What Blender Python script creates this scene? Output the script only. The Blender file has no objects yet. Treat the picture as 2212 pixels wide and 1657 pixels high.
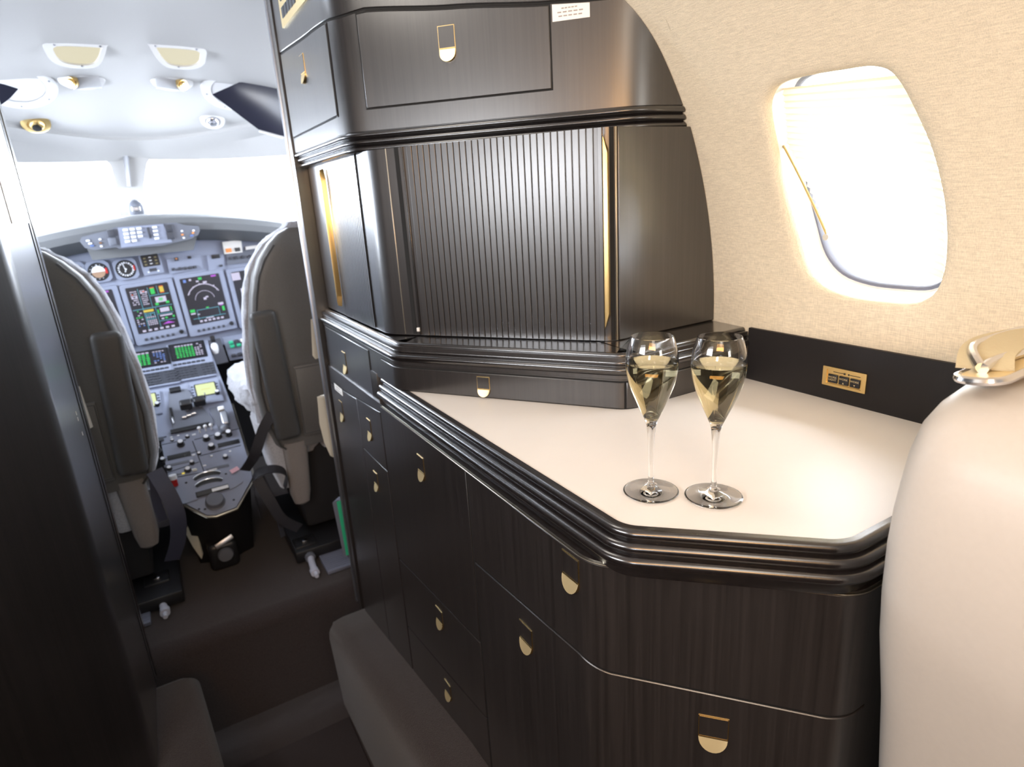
import bpy, bmesh, math, random
from mathutils import Vector, Matrix
random.seed(7)
PI = math.pi
sc = bpy.context.scene
COL = sc.collection
CZ = 1.75                      # eye height above the sunken aisle floor; all heights below are given from eye level

# ------------------------------------------------------------------ camera
FPX, PX, PY = 1332.36, 1106.0, 828.5
RX = Vector((0.85734725, -0.19674741, 0.47565338))     # world axes seen from the camera (right, down, forward)
RY = Vector((-0.51149749, -0.22210579, 0.83008393))
RZ = Vector((-0.0576715, -0.95496569, -0.2910576))
cam_d = bpy.data.cameras.new('camera')
cam = bpy.data.objects.new('camera', cam_d); COL.objects.link(cam)
cam.matrix_world = Matrix(((RX[0], -RX[1], -RX[2], 0), (RY[0], -RY[1], -RY[2], 0), (RZ[0], -RZ[1], -RZ[2], CZ), (0, 0, 0, 1)))
cam_d.sensor_width = 36; cam_d.lens = FPX * 36 / 2212
cam_d.clip_start = .02
cam_d.dof.use_dof = True; cam_d.dof.focus_distance = .92; cam_d.dof.aperture_fstop = 5.4
sc.camera = cam

def ray(px, py):
    d = Vector((px - PX, py - PY, FPX))
    return Vector((RX.dot(d), RY.dot(d), RZ.dot(d)))
def onx(px, py, x): r = ray(px, py); return r * (x / r.x)
def ony(px, py, y): r = ray(px, py); return r * (y / r.y)
def onz(px, py, z): r = ray(px, py); return r * (z / r.z)

# ------------------------------------------------------------------ world, exposure, daylight, cabin lights, added light panels
sc.view_settings.view_transform = 'Standard'; sc.view_settings.look = 'None'
sc.view_settings.exposure = 0.0; sc.view_settings.gamma = 1; sc.view_settings.use_curve_mapping = False
w = bpy.data.worlds.new('sky'); sc.world = w; w.use_nodes = True
bg = w.node_tree.nodes['Background']; bg.inputs[0].default_value = (.82, .89, 1, 1); bg.inputs[1].default_value = 12.0
try:
    sc.cycles.max_bounces = 8; sc.cycles.transparent_max_bounces = 12
    sc.cycles.sample_clamp_indirect = 6
    sc.cycles.caustics_reflective = False; sc.cycles.caustics_refractive = True
    sc.cycles.use_denoising = True
except Exception: pass

def area(name, loc, direction, sx, sy, power, color, up='Y'):
    l = bpy.data.lights.new(name, 'AREA'); l.shape = 'RECTANGLE'; l.size = sx; l.size_y = sy
    l.energy = power; l.color = color
    o = bpy.data.objects.new(name, l); COL.objects.link(o)
    o.location = (loc[0], loc[1], loc[2] + CZ)
    o.rotation_euler = Vector(direction).to_track_quat('-Z', up).to_euler()
    return o
DAY = (.80, .88, 1.0); WARM = (1.0, .92, .80)
area('windshield_daylight', (.09, 4.02, .34), (0, -1, -.55), 2.3, .80, 125, DAY)
area('cockpit_side_daylight', (-1.22, 2.80, .06), (1, .1, -.25), 1.0, .75, 70, DAY)
area('cockpit_side_daylight', (1.4, 2.85, .16), (-1, 0, -.1), .9, .5, 20, DAY)
area('cabin_side_daylight', (1.32, .64, .02), (-1, .0, -.15), .6, .62, 16, (.93, .96, 1))
area('cabin_side_daylight', (-.78, .56, .18), (1, .08, -.02), .60, .42, 27, (.93, .95, 1))  # added lamp just inside the solid left wall, standing in for unseen windows
area('cabin_side_daylight', (-.86, -.45, -.02), (1, .05, -.1), .30, .40, 12.0, DAY)  # second added lamp on the windowless left wall, further aft
area('cabin_ceiling_wash', (.10, -.25, .62), (0.15, .1, -1), .40, 2.6, 19, WARM, 'Y')
area('warm_streak_strip', (-.52, -.42, .30), (.8, .66, -.55), 1.1, .16, 16, (1, .50, .16))  # added orange strip that draws a warm streak along the worktop moulding
area('aft_glow_panel', (.35, -2.45, .30), (0, 1, -.05), .6, .45, 16, (1, .96, .90))  # added lamp before the solid aft bulkhead, for the overhead cabinet's corner highlight
area('galley_ceiling_lamp', (.25, 1.1, .60), (.3, -.1, -1), .22, .5, 3, (1, .93, .84), 'Y')

# ------------------------------------------------------------------ materials
def nm(name):
    m = bpy.data.materials.new(name); m.use_nodes = True
    return m, m.node_tree, m.node_tree.nodes['Principled BSDF']
def mat(name, col, rough=.5, metal=0, spec=.5, bump=0, bscale=80, var=0, stretch=(1, 1, 1), sheen=0, coat=0):
    m, t, b = nm(name)
    b.inputs['Base Color'].default_value = (*col, 1); b.inputs['Roughness'].default_value = rough
    b.inputs['Metallic'].default_value = metal; b.inputs['Specular IOR Level'].default_value = spec
    if sheen: b.inputs['Sheen Weight'].default_value = sheen
    if coat: b.inputs['Coat Weight'].default_value = coat; b.inputs['Coat Roughness'].default_value = .15
    if bump or var:
        tc = t.nodes.new('ShaderNodeTexCoord'); mp = t.nodes.new('ShaderNodeMapping'); mp.inputs['Scale'].default_value = stretch
        n = t.nodes.new('ShaderNodeTexNoise'); n.inputs['Scale'].default_value = bscale; n.inputs['Detail'].default_value = 5
        t.links.new(tc.outputs['Object'], mp.inputs[0]); t.links.new(mp.outputs[0], n.inputs[0])
        if bump:
            bp = t.nodes.new('ShaderNodeBump'); bp.inputs['Strength'].default_value = bump; bp.inputs['Distance'].default_value = .002
            t.links.new(n.outputs[0], bp.inputs['Height']); t.links.new(bp.outputs[0], b.inputs['Normal'])
        if var:
            r = t.nodes.new('ShaderNodeMapRange'); r.inputs[1].default_value = .3; r.inputs[2].default_value = .7
            r.inputs[3].default_value = 1 - var; r.inputs[4].default_value = 1 + var
            mx = t.nodes.new('ShaderNodeVectorMath'); mx.operation = 'SCALE'; mx.inputs[0].default_value = col
            t.links.new(n.outputs[0], r.inputs[0]); t.links.new(r.outputs[0], mx.inputs['Scale']); t.links.new(mx.outputs[0], b.inputs['Base Color'])
    return m
def wood_mat(name, c0, c1, rough):
    m, t, b = nm(name)
    tc = t.nodes.new('ShaderNodeTexCoord'); mp = t.nodes.new('ShaderNodeMapping'); mp.inputs['Scale'].default_value = (260, 260, 5)
    n = t.nodes.new('ShaderNodeTexNoise'); n.inputs['Scale'].default_value = 1; n.inputs['Detail'].default_value = 4; n.inputs['Roughness'].default_value = .6
    mp2 = t.nodes.new('ShaderNodeMapping'); mp2.inputs['Scale'].default_value = (90, 90, 1.6)
    n2 = t.nodes.new('ShaderNodeTexNoise'); n2.inputs['Scale'].default_value = 1; n2.inputs['Detail'].default_value = 3
    for a, q in ((mp, n), (mp2, n2)): t.links.new(tc.outputs['Object'], a.inputs[0]); t.links.new(a.outputs[0], q.inputs[0])
    mx = t.nodes.new('ShaderNodeMath'); mx.operation = 'MULTIPLY_ADD'; mx.inputs[1].default_value = .5
    t.links.new(n.outputs[0], mx.inputs[0])
    h = t.nodes.new('ShaderNodeMath'); h.operation = 'MULTIPLY'; h.inputs[1].default_value = .5; t.links.new(n2.outputs[0], h.inputs[0]); t.links.new(h.outputs[0], mx.inputs[2])
    cr = t.nodes.new('ShaderNodeValToRGB'); cr.color_ramp.elements[0].position = .36; cr.color_ramp.elements[0].color = (*c0, 1)
    cr.color_ramp.elements[1].position = .64; cr.color_ramp.elements[1].color = (*c1, 1)
    t.links.new(mx.outputs[0], cr.inputs[0]); t.links.new(cr.outputs[0], b.inputs['Base Color'])
    bp = t.nodes.new('ShaderNodeBump'); bp.inputs['Strength'].default_value = .16; bp.inputs['Distance'].default_value = .0006
    t.links.new(n.outputs[0], bp.inputs['Height']); t.links.new(bp.outputs[0], b.inputs['Normal'])
    b.inputs['Roughness'].default_value = rough; b.inputs['Specular IOR Level'].default_value = .75
    b.inputs['Coat Weight'].default_value = 1; b.inputs['Coat Roughness'].default_value = .26
    return m
WOOD = wood_mat('dark_oak', (.010, .0080, .0074), (.023, .0190, .0180), .36)
WOODD = mat('dark_stained_panel', (.014, .012, .012), .55, 0, .35, bump=.1, bscale=1, stretch=(300, 300, 8))
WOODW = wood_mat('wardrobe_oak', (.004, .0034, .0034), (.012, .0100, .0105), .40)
WOODS = wood_mat('dark_oak_moulding', (.006, .005, .005), (.014, .011, .011), .20)
GAP = mat('panel_gap', (.003, .003, .003), .8)
GOLD = mat('brushed_gold', (.78, .56, .24), .28, 1, bump=.05, bscale=300, stretch=(1, 1, .05))
GOLDP = mat('pale_gold', (.84, .68, .38), .42, .75)
LAM = mat('counter_laminate', (.74, .70, .655), .42, 0, .4, var=.015, bscale=12)
CARPET = mat('carpet', (.034, .026, .025), .95, 0, .1, bump=.9, bscale=420, var=.35, sheen=.2)
CARPETL = mat('carpet_tread', (.040, .032, .031), .9, 0, .1, bump=.4, bscale=600, var=.12)
WHITE = mat('white_plastic', (.72, .72, .73), .4, bump=.08, bscale=500)
LINER = mat('cockpit_liner', (.40, .395, .39), .6, bump=.12, bscale=260)
WHITEP = mat('white_paint', (.82, .82, .82), .35)
CREAMP = mat('cream_plastic', (.62, .60, .52), .45)
LEATH = mat('grey_leather', (.105, .102, .098), .5, bump=.25, bscale=160, var=.06)
LEATHD = mat('dark_grey_leather', (.050, .048, .046), .52, bump=.25, bscale=160, var=.06)
FLEECE = mat('sheepskin', (.40, .41, .45), .95, 0, .1, bump=1.0, bscale=130, var=.12, sheen=.5)
FLAP = mat('taupe_cloth', (.20, .18, .17), .85, bump=.3, bscale=300, var=.08)
CREAM = mat('cream_leather', (.50, .46, .41), .42, bump=.06, bscale=150, var=.015)
BLACK = mat('black_plastic', (.012, .012, .014), .4, bump=.1, bscale=200)
BLACKM = mat('matte_black', (.010, .009, .010), .8)
STRAP = mat('black_webbing', (.018, .017, .022), .6, bump=.5, bscale=400, stretch=(1, 1, .2))
STRAPB = mat('blue_black_webbing', (.035, .038, .065), .55, bump=.4, bscale=400)
PANEL = mat('instrument_grey', (.24, .265, .345), .5, bump=.1, bscale=220)
PANELD = mat('instrument_dark_grey', (.13, .14, .17), .5, bump=.1, bscale=220)
SHIELD = mat('glareshield_vinyl', (.13, .135, .14), .6, bump=.2, bscale=150)
KEY = mat('key_grey', (.045, .048, .06), .45)
LEGEND = mat('white_legend', (.75, .77, .82), .5)
RED = mat('red_plastic', (.5, .02, .02), .4)
GREENP = mat('green_plastic', (.03, .42, .22), .45)
BLUEG = mat('blue_grey_plastic', (.14, .15, .20), .5)
CHROME = mat('chrome', (.75, .75, .78), .18, 1)
STEEL = mat('satin_steel', (.55, .56, .60), .35, 1)
LABEL = mat('paper_label', (.80, .78, .74), .6)
PRINT = mat('label_print', (.35, .30, .28), .7)
ORANGE = mat('orange_card', (.75, .28, .08), .5)
TINT = mat('tinted_visor', (.030, .032, .055), .12, 0, .6)
HEAD = mat('ceiling_fabric', (.62, .60, .57), .85, bump=.2, bscale=400)
BRASST = mat('warm_grey_metal', (.50, .45, .36), .32, 1)

def fabric(name, col):
    m, t, b = nm(name)
    tc = t.nodes.new('ShaderNodeTexCoord')
    outs = []
    for s in ((40, 900, 900), (900, 900, 60), (900, 60, 500)):
        mp = t.nodes.new('ShaderNodeMapping'); mp.inputs['Scale'].default_value = s
        n = t.nodes.new('ShaderNodeTexNoise'); n.inputs['Scale'].default_value = 1; n.inputs['Detail'].default_value = 2
        t.links.new(tc.outputs['Object'], mp.inputs[0]); t.links.new(mp.outputs[0], n.inputs[0]); outs.append(n)
    a = t.nodes.new('ShaderNodeMath'); a.operation = 'ADD'; t.links.new(outs[1].outputs[0], a.inputs[0]); t.links.new(outs[2].outputs[0], a.inputs[1])
    r = t.nodes.new('ShaderNodeMapRange'); r.inputs[1].default_value = .65; r.inputs[2].default_value = 1.35; r.inputs[3].default_value = .82; r.inputs[4].default_value = 1.14
    mx = t.nodes.new('ShaderNodeVectorMath'); mx.operation = 'SCALE'; mx.inputs[0].default_value = col
    t.links.new(a.outputs[0], r.inputs[0]); t.links.new(r.outputs[0], mx.inputs['Scale']); t.links.new(mx.outputs[0], b.inputs['Base Color'])
    bp = t.nodes.new('ShaderNodeBump'); bp.inputs['Strength'].default_value = .35; bp.inputs['Distance'].default_value = .0012
    t.links.new(a.outputs[0], bp.inputs['Height']); t.links.new(bp.outputs[0], b.inputs['Normal'])
    b.inputs['Roughness'].default_value = .9; b.inputs['Specular IOR Level'].default_value = .15
    return m
LINEN = fabric('cream_linen', (.72, .635, .485))
def emis(name, col, s):
    m, t, b = nm(name); b.inputs['Base Color'].default_value = (0.01, .01, .01, 1); b.inputs['Roughness'].default_value = .3
    b.inputs['Emission Color'].default_value = (*col, 1); b.inputs['Emission Strength'].default_value = s
    return m
SCR = {'k': emis('screen_dark', (.02, .018, .03), .9), 'w': emis('screen_white', (.75, .72, .95), .9), 'c': emis('screen_cyan', (.15, .5, .65), .9),
       'g': emis('screen_green', (.05, .75, .15), .9), 'm': emis('screen_magenta', (.6, .12, .85), .9), 'y': emis('screen_yellow', (.9, .7, .1), .9),
       'r': emis('screen_red', (.95, .15, .05), .9), 'b': emis('screen_blue', (.2, .35, .9), .9), 'l': emis('screen_lime', (.85, .95, .50), 1.0),
       'o': emis('screen_brown', (.45, .22, .1), .8)}
LAMP = emis('reading_lamp_lens', (1.0, .93, .68), .75)
LAMPD = mat('lamp_reflector', (.75, .70, .50), .3)
PALE = mat('lit_white_label', (.85, .87, .9), .4)
def glass_simple(name, ior, col=(1, 1, 1)):
    m, t, b = nm(name)
    b.inputs['Base Color'].default_value = (*col, 1); b.inputs['Transmission Weight'].default_value = 1
    b.inputs['Roughness'].default_value = 0; b.inputs['IOR'].default_value = ior
    return m
GLASS = glass_simple('crystal_glass', 1.5)
WINE = glass_simple('champagne_liquid', 1.34, (.95, .86, .55))
def pane_mat(name):
    m = bpy.data.materials.new(name); m.use_nodes = True; t = m.node_tree; t.nodes.clear()
    o = t.nodes.new('ShaderNodeOutputMaterial'); mx = t.nodes.new('ShaderNodeMixShader'); fr = t.nodes.new('ShaderNodeFresnel'); fr.inputs[0].default_value = 1.4
    tr = t.nodes.new('ShaderNodeBsdfTransparent'); gl = t.nodes.new('ShaderNodeBsdfGlossy'); gl.inputs['Roughness'].default_value = .02
    t.links.new(fr.outputs[0], mx.inputs[0]); t.links.new(tr.outputs[0], mx.inputs[1]); t.links.new(gl.outputs[0], mx.inputs[2]); t.links.new(mx.outputs[0], o.inputs[0])
    return m
PANE = pane_mat('window_pane')
def translucent(name, col):
    m = bpy.data.materials.new(name); m.use_nodes = True; t = m.node_tree; t.nodes.clear()
    o = t.nodes.new('ShaderNodeOutputMaterial'); mx = t.nodes.new('ShaderNodeMixShader'); mx.inputs[0].default_value = .16
    tr = t.nodes.new('ShaderNodeBsdfTranslucent'); tr.inputs[0].default_value = (*col, 1); gl = t.nodes.new('ShaderNodeBsdfDiffuse'); gl.inputs[0].default_value = (*col, 1)
    t.links.new(tr.outputs[0], mx.inputs[2]); t.links.new(gl.outputs[0], mx.inputs[1]); t.links.new(mx.outputs[0], o.inputs[0])
    return m
SHADE = translucent('pleated_shade', (.80, .70, .50))

# ------------------------------------------------------------------ mesh helpers (a bmesh is filled, then linked as ONE object)
def NB(): return bmesh.new()
def F(o, u, v):                      # frame from origin and two axes
    u = Vector(u).normalized(); v = Vector(v); v = (v - u * v.dot(u)).normalized(); n = u.cross(v)
    return Matrix(((u.x, v.x, n.x, o[0]), (u.y, v.y, n.y, o[1]), (u.z, v.z, n.z, o[2]), (0, 0, 0, 1)))
def T(x, y, z): return Matrix.Translation((x, y, z))
def setm(vs, mi):
    fs = set()
    for v in vs: fs.update(v.link_faces)
    for f in fs: f.material_index = mi
def box(bm, c, s, M=None, bev=0, mi=0, seg=2):
    m = (M or Matrix()) @ T(*c) @ Matrix.Diagonal((*s, 1))
    r = bmesh.ops.create_cube(bm, size=1, matrix=m); vs = r['verts']; setm(vs, mi)
    if bev:
        es = set()
        for v in vs: es.update(v.link_edges)
        bmesh.ops.bevel(bm, geom=list(es), offset=bev, segments=seg, affect='EDGES', profile=.5, material=mi)
def basis(d):
    d = Vector(d).normalized(); a = Vector((0, 0, 1)) if abs(d.z) < .9 else Vector((1, 0, 0))
    u = d.cross(a).normalized(); return u, d.cross(u).normalized(), d
def cyl(bm, p0, p1, r0, r1=None, seg=20, mi=0, cap=True):
    p0 = Vector(p0); p1 = Vector(p1); r1 = r0 if r1 is None else r1; u, v, d = basis(p1 - p0)
    A = []; B = []
    for i in range(seg):
        a = 2 * PI * i / seg; q = u * math.cos(a) + v * math.sin(a)
        A.append(bm.verts.new(p0 + q * r0)); B.append(bm.verts.new(p1 + q * r1))
    for i in range(seg):
        j = (i + 1) % seg; f = bm.faces.new((A[i], B[i], B[j], A[j])); f.material_index = mi
    if cap: bm.faces.new(A).material_index = mi; bm.faces.new(B[::-1]).material_index = mi
def grid(bm, rows, closed=False, mi=0, flip=False):
    V = [[bm.verts.new(p) for p in r] for r in rows]
    for i in range(len(V) - 1):
        n = len(V[i])
        for j in range(n if closed else n - 1):
            k = (j + 1) % n; q = (V[i][j], V[i][k], V[i + 1][k], V[i + 1][j])
            if flip: q = q[::-1]
            f = bm.faces.new(q); f.material_index = mi
    return V
def loft(bm, rows, mi=0, cap=True):
    V = grid(bm, rows, True, mi)
    if cap: bm.faces.new(V[0][::-1]).material_index = mi; bm.faces.new(V[-1]).material_index = mi
def tube(bm, pts, r, seg=8, mi=0, flat=1.0):
    pts = [Vector(p) for p in pts]; rows = []; up = None
    for i, p in enumerate(pts):
        d = (pts[min(i + 1, len(pts) - 1)] - pts[max(i - 1, 0)]).normalized()
        if up is None: u, v, _ = basis(d)
        else:
            u = (up - d * up.dot(d)).normalized(); v = d.cross(u)
        up = u; rr = r[i] if isinstance(r, (list, tuple)) else r
        rows.append([p + u * math.cos(2 * PI * k / seg) * rr + v * math.sin(2 * PI * k / seg) * rr * flat for k in range(seg)])
    loft(bm, rows, mi)
def smooth_pts(pts, n=6):
    pts = [Vector(p) for p in pts]; out = []
    for i in range(len(pts) - 1):
        p0 = pts[max(i - 1, 0)]; p1 = pts[i]; p2 = pts[i + 1]; p3 = pts[min(i + 2, len(pts) - 1)]
        for k in range(n):
            t = k / n; out.append(.5 * ((2 * p1) + (p2 - p0) * t + (2 * p0 - 5 * p1 + 4 * p2 - p3) * t * t + (3 * p1 - p0 - 3 * p2 + p3) * t ** 3))
    out.append(pts[-1]); return out
def strap(bm, pts, wdir, w, th=.002, mi=0, n=6):
    pts = smooth_pts(pts, n); wd = Vector(wdir).normalized(); rows = []
    for i, p in enumerate(pts):
        d = (pts[min(i + 1, len(pts) - 1)] - pts[max(i - 1, 0)]).normalized(); a = (wd - d * wd.dot(d)).normalized() * w / 2; b = d.cross(a).normalized() * th / 2
        rows.append([p - a - b, p + a - b, p + a + b, p - a + b])
    loft(bm, rows, mi)
def prism(bm, poly, M, d0, d1, mi=0, mi2=None):       # 2D outline in frame M, from depth d0 (back) to d1 (front)
    A = [bm.verts.new(M @ Vector((x, y, d0))) for x, y in poly]; B = [bm.verts.new(M @ Vector((x, y, d1))) for x, y in poly]
    n = len(poly)
    for i in range(n):
        j = (i + 1) % n; bm.faces.new((A[i], A[j], B[j], B[i])).material_index = mi
    bm.faces.new(A[::-1]).material_index = mi; bm.faces.new(B).material_index = mi if mi2 is None else mi2
def ringprism(bm, outer, inner, M, d0, d1, mi=0):
    n = len(outer)
    L = [[bm.verts.new(M @ Vector((x, y, d))) for x, y in pl] for pl, d in ((outer, d0), (outer, d1), (inner, d1), (inner, d0))]
    for a in range(4):
        b = (a + 1) % 4
        for i in range(n):
            j = (i + 1) % n; bm.faces.new((L[a][i], L[a][j], L[b][j], L[b][i])).material_index = mi
def rrect(w, h, r, n=5, cx=0, cy=0):
    out = []
    for sx, sy, a0 in ((1, 1, 0), (-1, 1, 90), (-1, -1, 180), (1, -1, 270)):
        for k in range(n + 1):
            a = math.radians(a0 + 90 * k / n); out.append((cx + sx * (w / 2 - r) + r * math.cos(a), cy + sy * (h / 2 - r) + r * math.sin(a)))
    return out
def circ(r, n=28, cx=0, cy=0): return [(cx + r * math.cos(2 * PI * i / n), cy + r * math.sin(2 * PI * i / n)) for i in range(n)]
def lathe(bm, prof, M, seg=40, mi=0, cap=False):
    rows = [[M @ Vector((r * math.cos(2 * PI * i / seg), r * math.sin(2 * PI * i / seg), z)) for i in range(seg)] for r, z in prof]
    V = grid(bm, rows, True, mi)
    if cap: bm.faces.new(V[0][::-1]).material_index = mi; bm.faces.new(V[-1]).material_index = mi
def lumpy(bm, amp, sc_=30, seed=0):
    from mathutils import noise
    bm.normal_update()
    for v in bm.verts:
        v.co += v.normal * (noise.noise(v.co * sc_ + Vector((seed, 0, 0))) * amp + noise.noise(v.co * sc_ * 2.7) * amp * .5)
def superloft(bm, rows, n=28, e=4.0, mi=0):            # rows: (z, cx, cy, hx, hy)
    R = []
    for z, cx, cy, hx, hy in rows:
        r = []
        for k in range(n):
            a = 2 * PI * k / n; c = math.cos(a); s = math.sin(a)
            r.append(Vector((cx + hx * math.copysign(abs(c) ** (2 / e), c), cy + hy * math.copysign(abs(s) ** (2 / e), s), z)))
        R.append(r)
    loft(bm, R, mi)

def link(name, bm, mats, parent=None, smooth=35):
    bmesh.ops.recalc_face_normals(bm, faces=bm.faces)
    off = Vector((0, 0, CZ))
    if parent is not None: off = off - WLOC[parent.name]
    for v in bm.verts: v.co += off
    me = bpy.data.meshes.new(name); bm.to_mesh(me); bm.free()
    for m in (mats if isinstance(mats, (list, tuple)) else [mats]): me.materials.append(m)
    o = bpy.data.objects.new(name, me); COL.objects.link(o)
    if smooth:
        for p in me.polygons: p.use_smooth = True
        me.set_sharp_from_angle(angle=math.radians(smooth))
    if parent is not None: o.parent = parent
    WLOC[o.name] = WLOC[parent.name] if parent is not None else Vector((0, 0, 0))
    return o
WLOC = {}
def thing(name, label, cat, loc, group=None):
    o = bpy.data.objects.new(name, None); COL.objects.link(o)
    o.location = (loc[0], loc[1], loc[2] + CZ); o.empty_display_size = .05
    WLOC[o.name] = Vector(o.location); o['label'] = label; o['category'] = cat
    if group: o['group'] = group
    return o
def tag(o, label, cat, group=None):
    o['label'] = label; o['category'] = cat
    if group: o['group'] = group
    return o
def single(name, bm, mats, label, cat, group=None, smooth=35):     # a thing that is one mesh, origin at its base
    lo = Vector((min(v.co.x for v in bm.verts), min(v.co.y for v in bm.verts), min(v.co.z for v in bm.verts)))
    hi = Vector((max(v.co.x for v in bm.verts), max(v.co.y for v in bm.verts), lo.z))
    c = (lo + hi) / 2
    for v in bm.verts: v.co -= c + Vector((0, 0, CZ))
    o = link(name, bm, mats, None, smooth); o.location = c + Vector((0, 0, CZ)); WLOC[o.name] = Vector(o.location)
    return tag(o, label, cat, group)
def struct(name, bm, mats, smooth=35):
    o = link(name, bm, mats, None, smooth); o['kind'] = 'structure'; return o

# ------------------------------------------------------------------ fuselage
XC, ZC, RR = .09, -.30, 1.0
def wallx(z): return XC + math.sqrt(max(RR * RR - (z - ZC) ** 2, 0)) if z > ZC else XC + RR
def cylp(y, th, d=0): return Vector((XC + (RR + d) * math.cos(th), y, ZC + (RR + d) * math.sin(th)))
def lerp(a, b, t): return a + (b - a) * t
def catmull_closed(P, n=8):
    out = []; N = len(P)
    for i in range(N):
        p0, p1, p2, p3 = P[i - 1], P[i], P[(i + 1) % N], P[(i + 2) % N]
        for k in range(n):
            t = k / n
            out.append(tuple(.5 * (2 * p1[a] + (p2[a] - p0[a]) * t + (2 * p0[a] - 5 * p1[a] + 4 * p2[a] - p3[a]) * t * t + (3 * p1[a] - p0[a] - 3 * p2[a] + p3[a]) * t ** 3) for a in (0, 1)))
    return out
# outline of the cabin window opening on the liner: (y, z), a rounded tapered rectangle
WINO = catmull_closed([(.770, .137), (.745, .150), (.700, .153), (.640, .151), (.590, .147), (.562, .128), (.540, .075), (.520, .018), (.505, -.056),
                       (.501, -.134), (.510, -.185), (.538, -.209), (.590, -.213), (.650, -.211), (.705, -.196), (.742, -.160), (.762, -.100), (.778, -.027), (.784, .047), (.783, .110)], 4)
WINT = [(y, math.asin((z - ZC) / RR)) for y, z in WINO]
wc = (.645, math.asin((-.03 - ZC) / RR))
Y0, Y1, T0, T1 = .32, .93, math.radians(.5), math.radians(36)
def rect_hit(y, th):
    dy, dt = y - wc[0], th - wc[1]; k = 1e9
    if dy > 0: k = min(k, (Y1 - wc[0]) / dy)
    if dy < 0: k = min(k, (Y0 - wc[0]) / dy)
    if dt > 0: k = min(k, (T1 - wc[1]) / dt)
    if dt < 0: k = min(k, (T0 - wc[1]) / dt)
    return wc[0] + dy * k, wc[1] + dt * k
bm = NB(); rows = []
for t, d in ((0, .016), (.01, .0085), (.03, .0035), (.07, .0008), (.13, 0), (.25, 0), (.4, 0), (.6, 0), (.8, 0), (1, 0)):
    r = []
    for y, th in WINT:
        ry, rt = rect_hit(y, th); r.append(cylp(lerp(y, ry, t), lerp(th, rt, t), d))
    rows.append(r)
grid(bm, rows, True)
# corners of the window field that the ring leaves open are closed by a slightly outboard backing
def arcgrid(bm, y0, y1, t0, t1, d=0, ny=6, nt=10, mi=0):
    grid(bm, [[cylp(lerp(y0, y1, i / ny), lerp(t0, t1, j / nt), d) for j in range(nt + 1)] for i in range(ny + 1)], mi=mi)
TOPT = math.radians(52)
arcgrid(bm, Y1, 1.95, 0, TOPT, nt=24); arcgrid(bm, -2.6, Y0, 0, TOPT, nt=24); arcgrid(bm, Y0, Y1, T1, TOPT, nt=8); arcgrid(bm, Y0, Y1, 0, T0, nt=1)
for cy, ct, sy, st in ((Y0, T0, 1, 1), (Y1, T0, -1, 1), (Y0, T1, 1, -1), (Y1, T1, -1, -1)):
    arcgrid(bm, min(cy, cy + sy * .09), max(cy, cy + sy * .09), min(ct, ct + st * .09), max(ct, ct + st * .09), .0006, 3, 4)
for a, b, c, d_ in ((Y1 - .03, Y1 + .03, 0, TOPT + .03), (Y0 - .03, Y0 + .03, 0, TOPT + .03), (-2.6, 1.93, TOPT - .03, TOPT + .03), (Y0, Y1, T1 - .03, T1 + .03), (Y0, Y1, 0, T0 + .03)): arcgrid(bm, a, b, c, d_, .004, 3, 16)
grid(bm, [[Vector((XC + RR, y, z)) for z in (-1.75, -1.0, -.3)] for y in (-2.6, 0, 1.95)])
struct('wall_right', bm, LINEN)
bm = NB()
LT = PI - TOPT
def leftgrid(y0, y1): arcgrid(bm, y0, y1, LT, PI, nt=20)
leftgrid(-2.6, 1.95)
grid(bm, [[Vector((XC - RR, y, z)) for z in (-1.75, -1.0, -.3)] for y in (-2.6, 0, 1.95)], mi=1)  # unseen lower wall made dark so the base cabinet reflects less light
struct('wall_left', bm, [LINEN, LEATHD])
bm = NB(); box(bm, (.1, -2.555, -1.0), (2.1, .02, 1.45)); struct('added_dark_panel', bm, LEATHD)  # unseen dark panel added over the back wall to keep the lower galley dark
bm = NB(); arcgrid(bm, -2.6, 1.95, TOPT, LT, nt=30); struct('ceiling', bm, HEAD)
bm = NB(); prism(bm, [(-1.0, -1.75), (1.2, -1.75), (1.2, .75), (-1.0, .75)], F((0, -2.6, 0), (1, 0, 0), (0, 0, 1)), 0, .03); struct('wall_back', bm, LINEN)

# window reveal, pane and rim
bm = NB()
def scaled(s): return [(wc[0] + (y - wc[0]) * s, wc[1] + (t - wc[1]) * s) for y, t in WINT]
rv = [(1.0, .016), (.995, .022), (.985, .035), (.965, .055), (.955, .062)]
grid(bm, [[cylp(y, t, d) for y, t in scaled(s)] for s, d in rv], True)
grid(bm, [[cylp(y, t, d) for y, t in scaled(s)] for s, d in ((.955, .062), (.93, .062), (.92, .066), (.92, .085))], True, mi=1)
wf = struct('window_1', bm, [WHITEP, BLUEG])
bm = NB()
gr = [[cylp(wc[0] + (y - wc[0]) * s, wc[1] + (t - wc[1]) * s, .078) for y, t in WINT] for s in (.925, .6, .3, .02)]
V = grid(bm, gr, True); bm.faces.new(V[-1])
link('pane', bm, PANE, wf)
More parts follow.
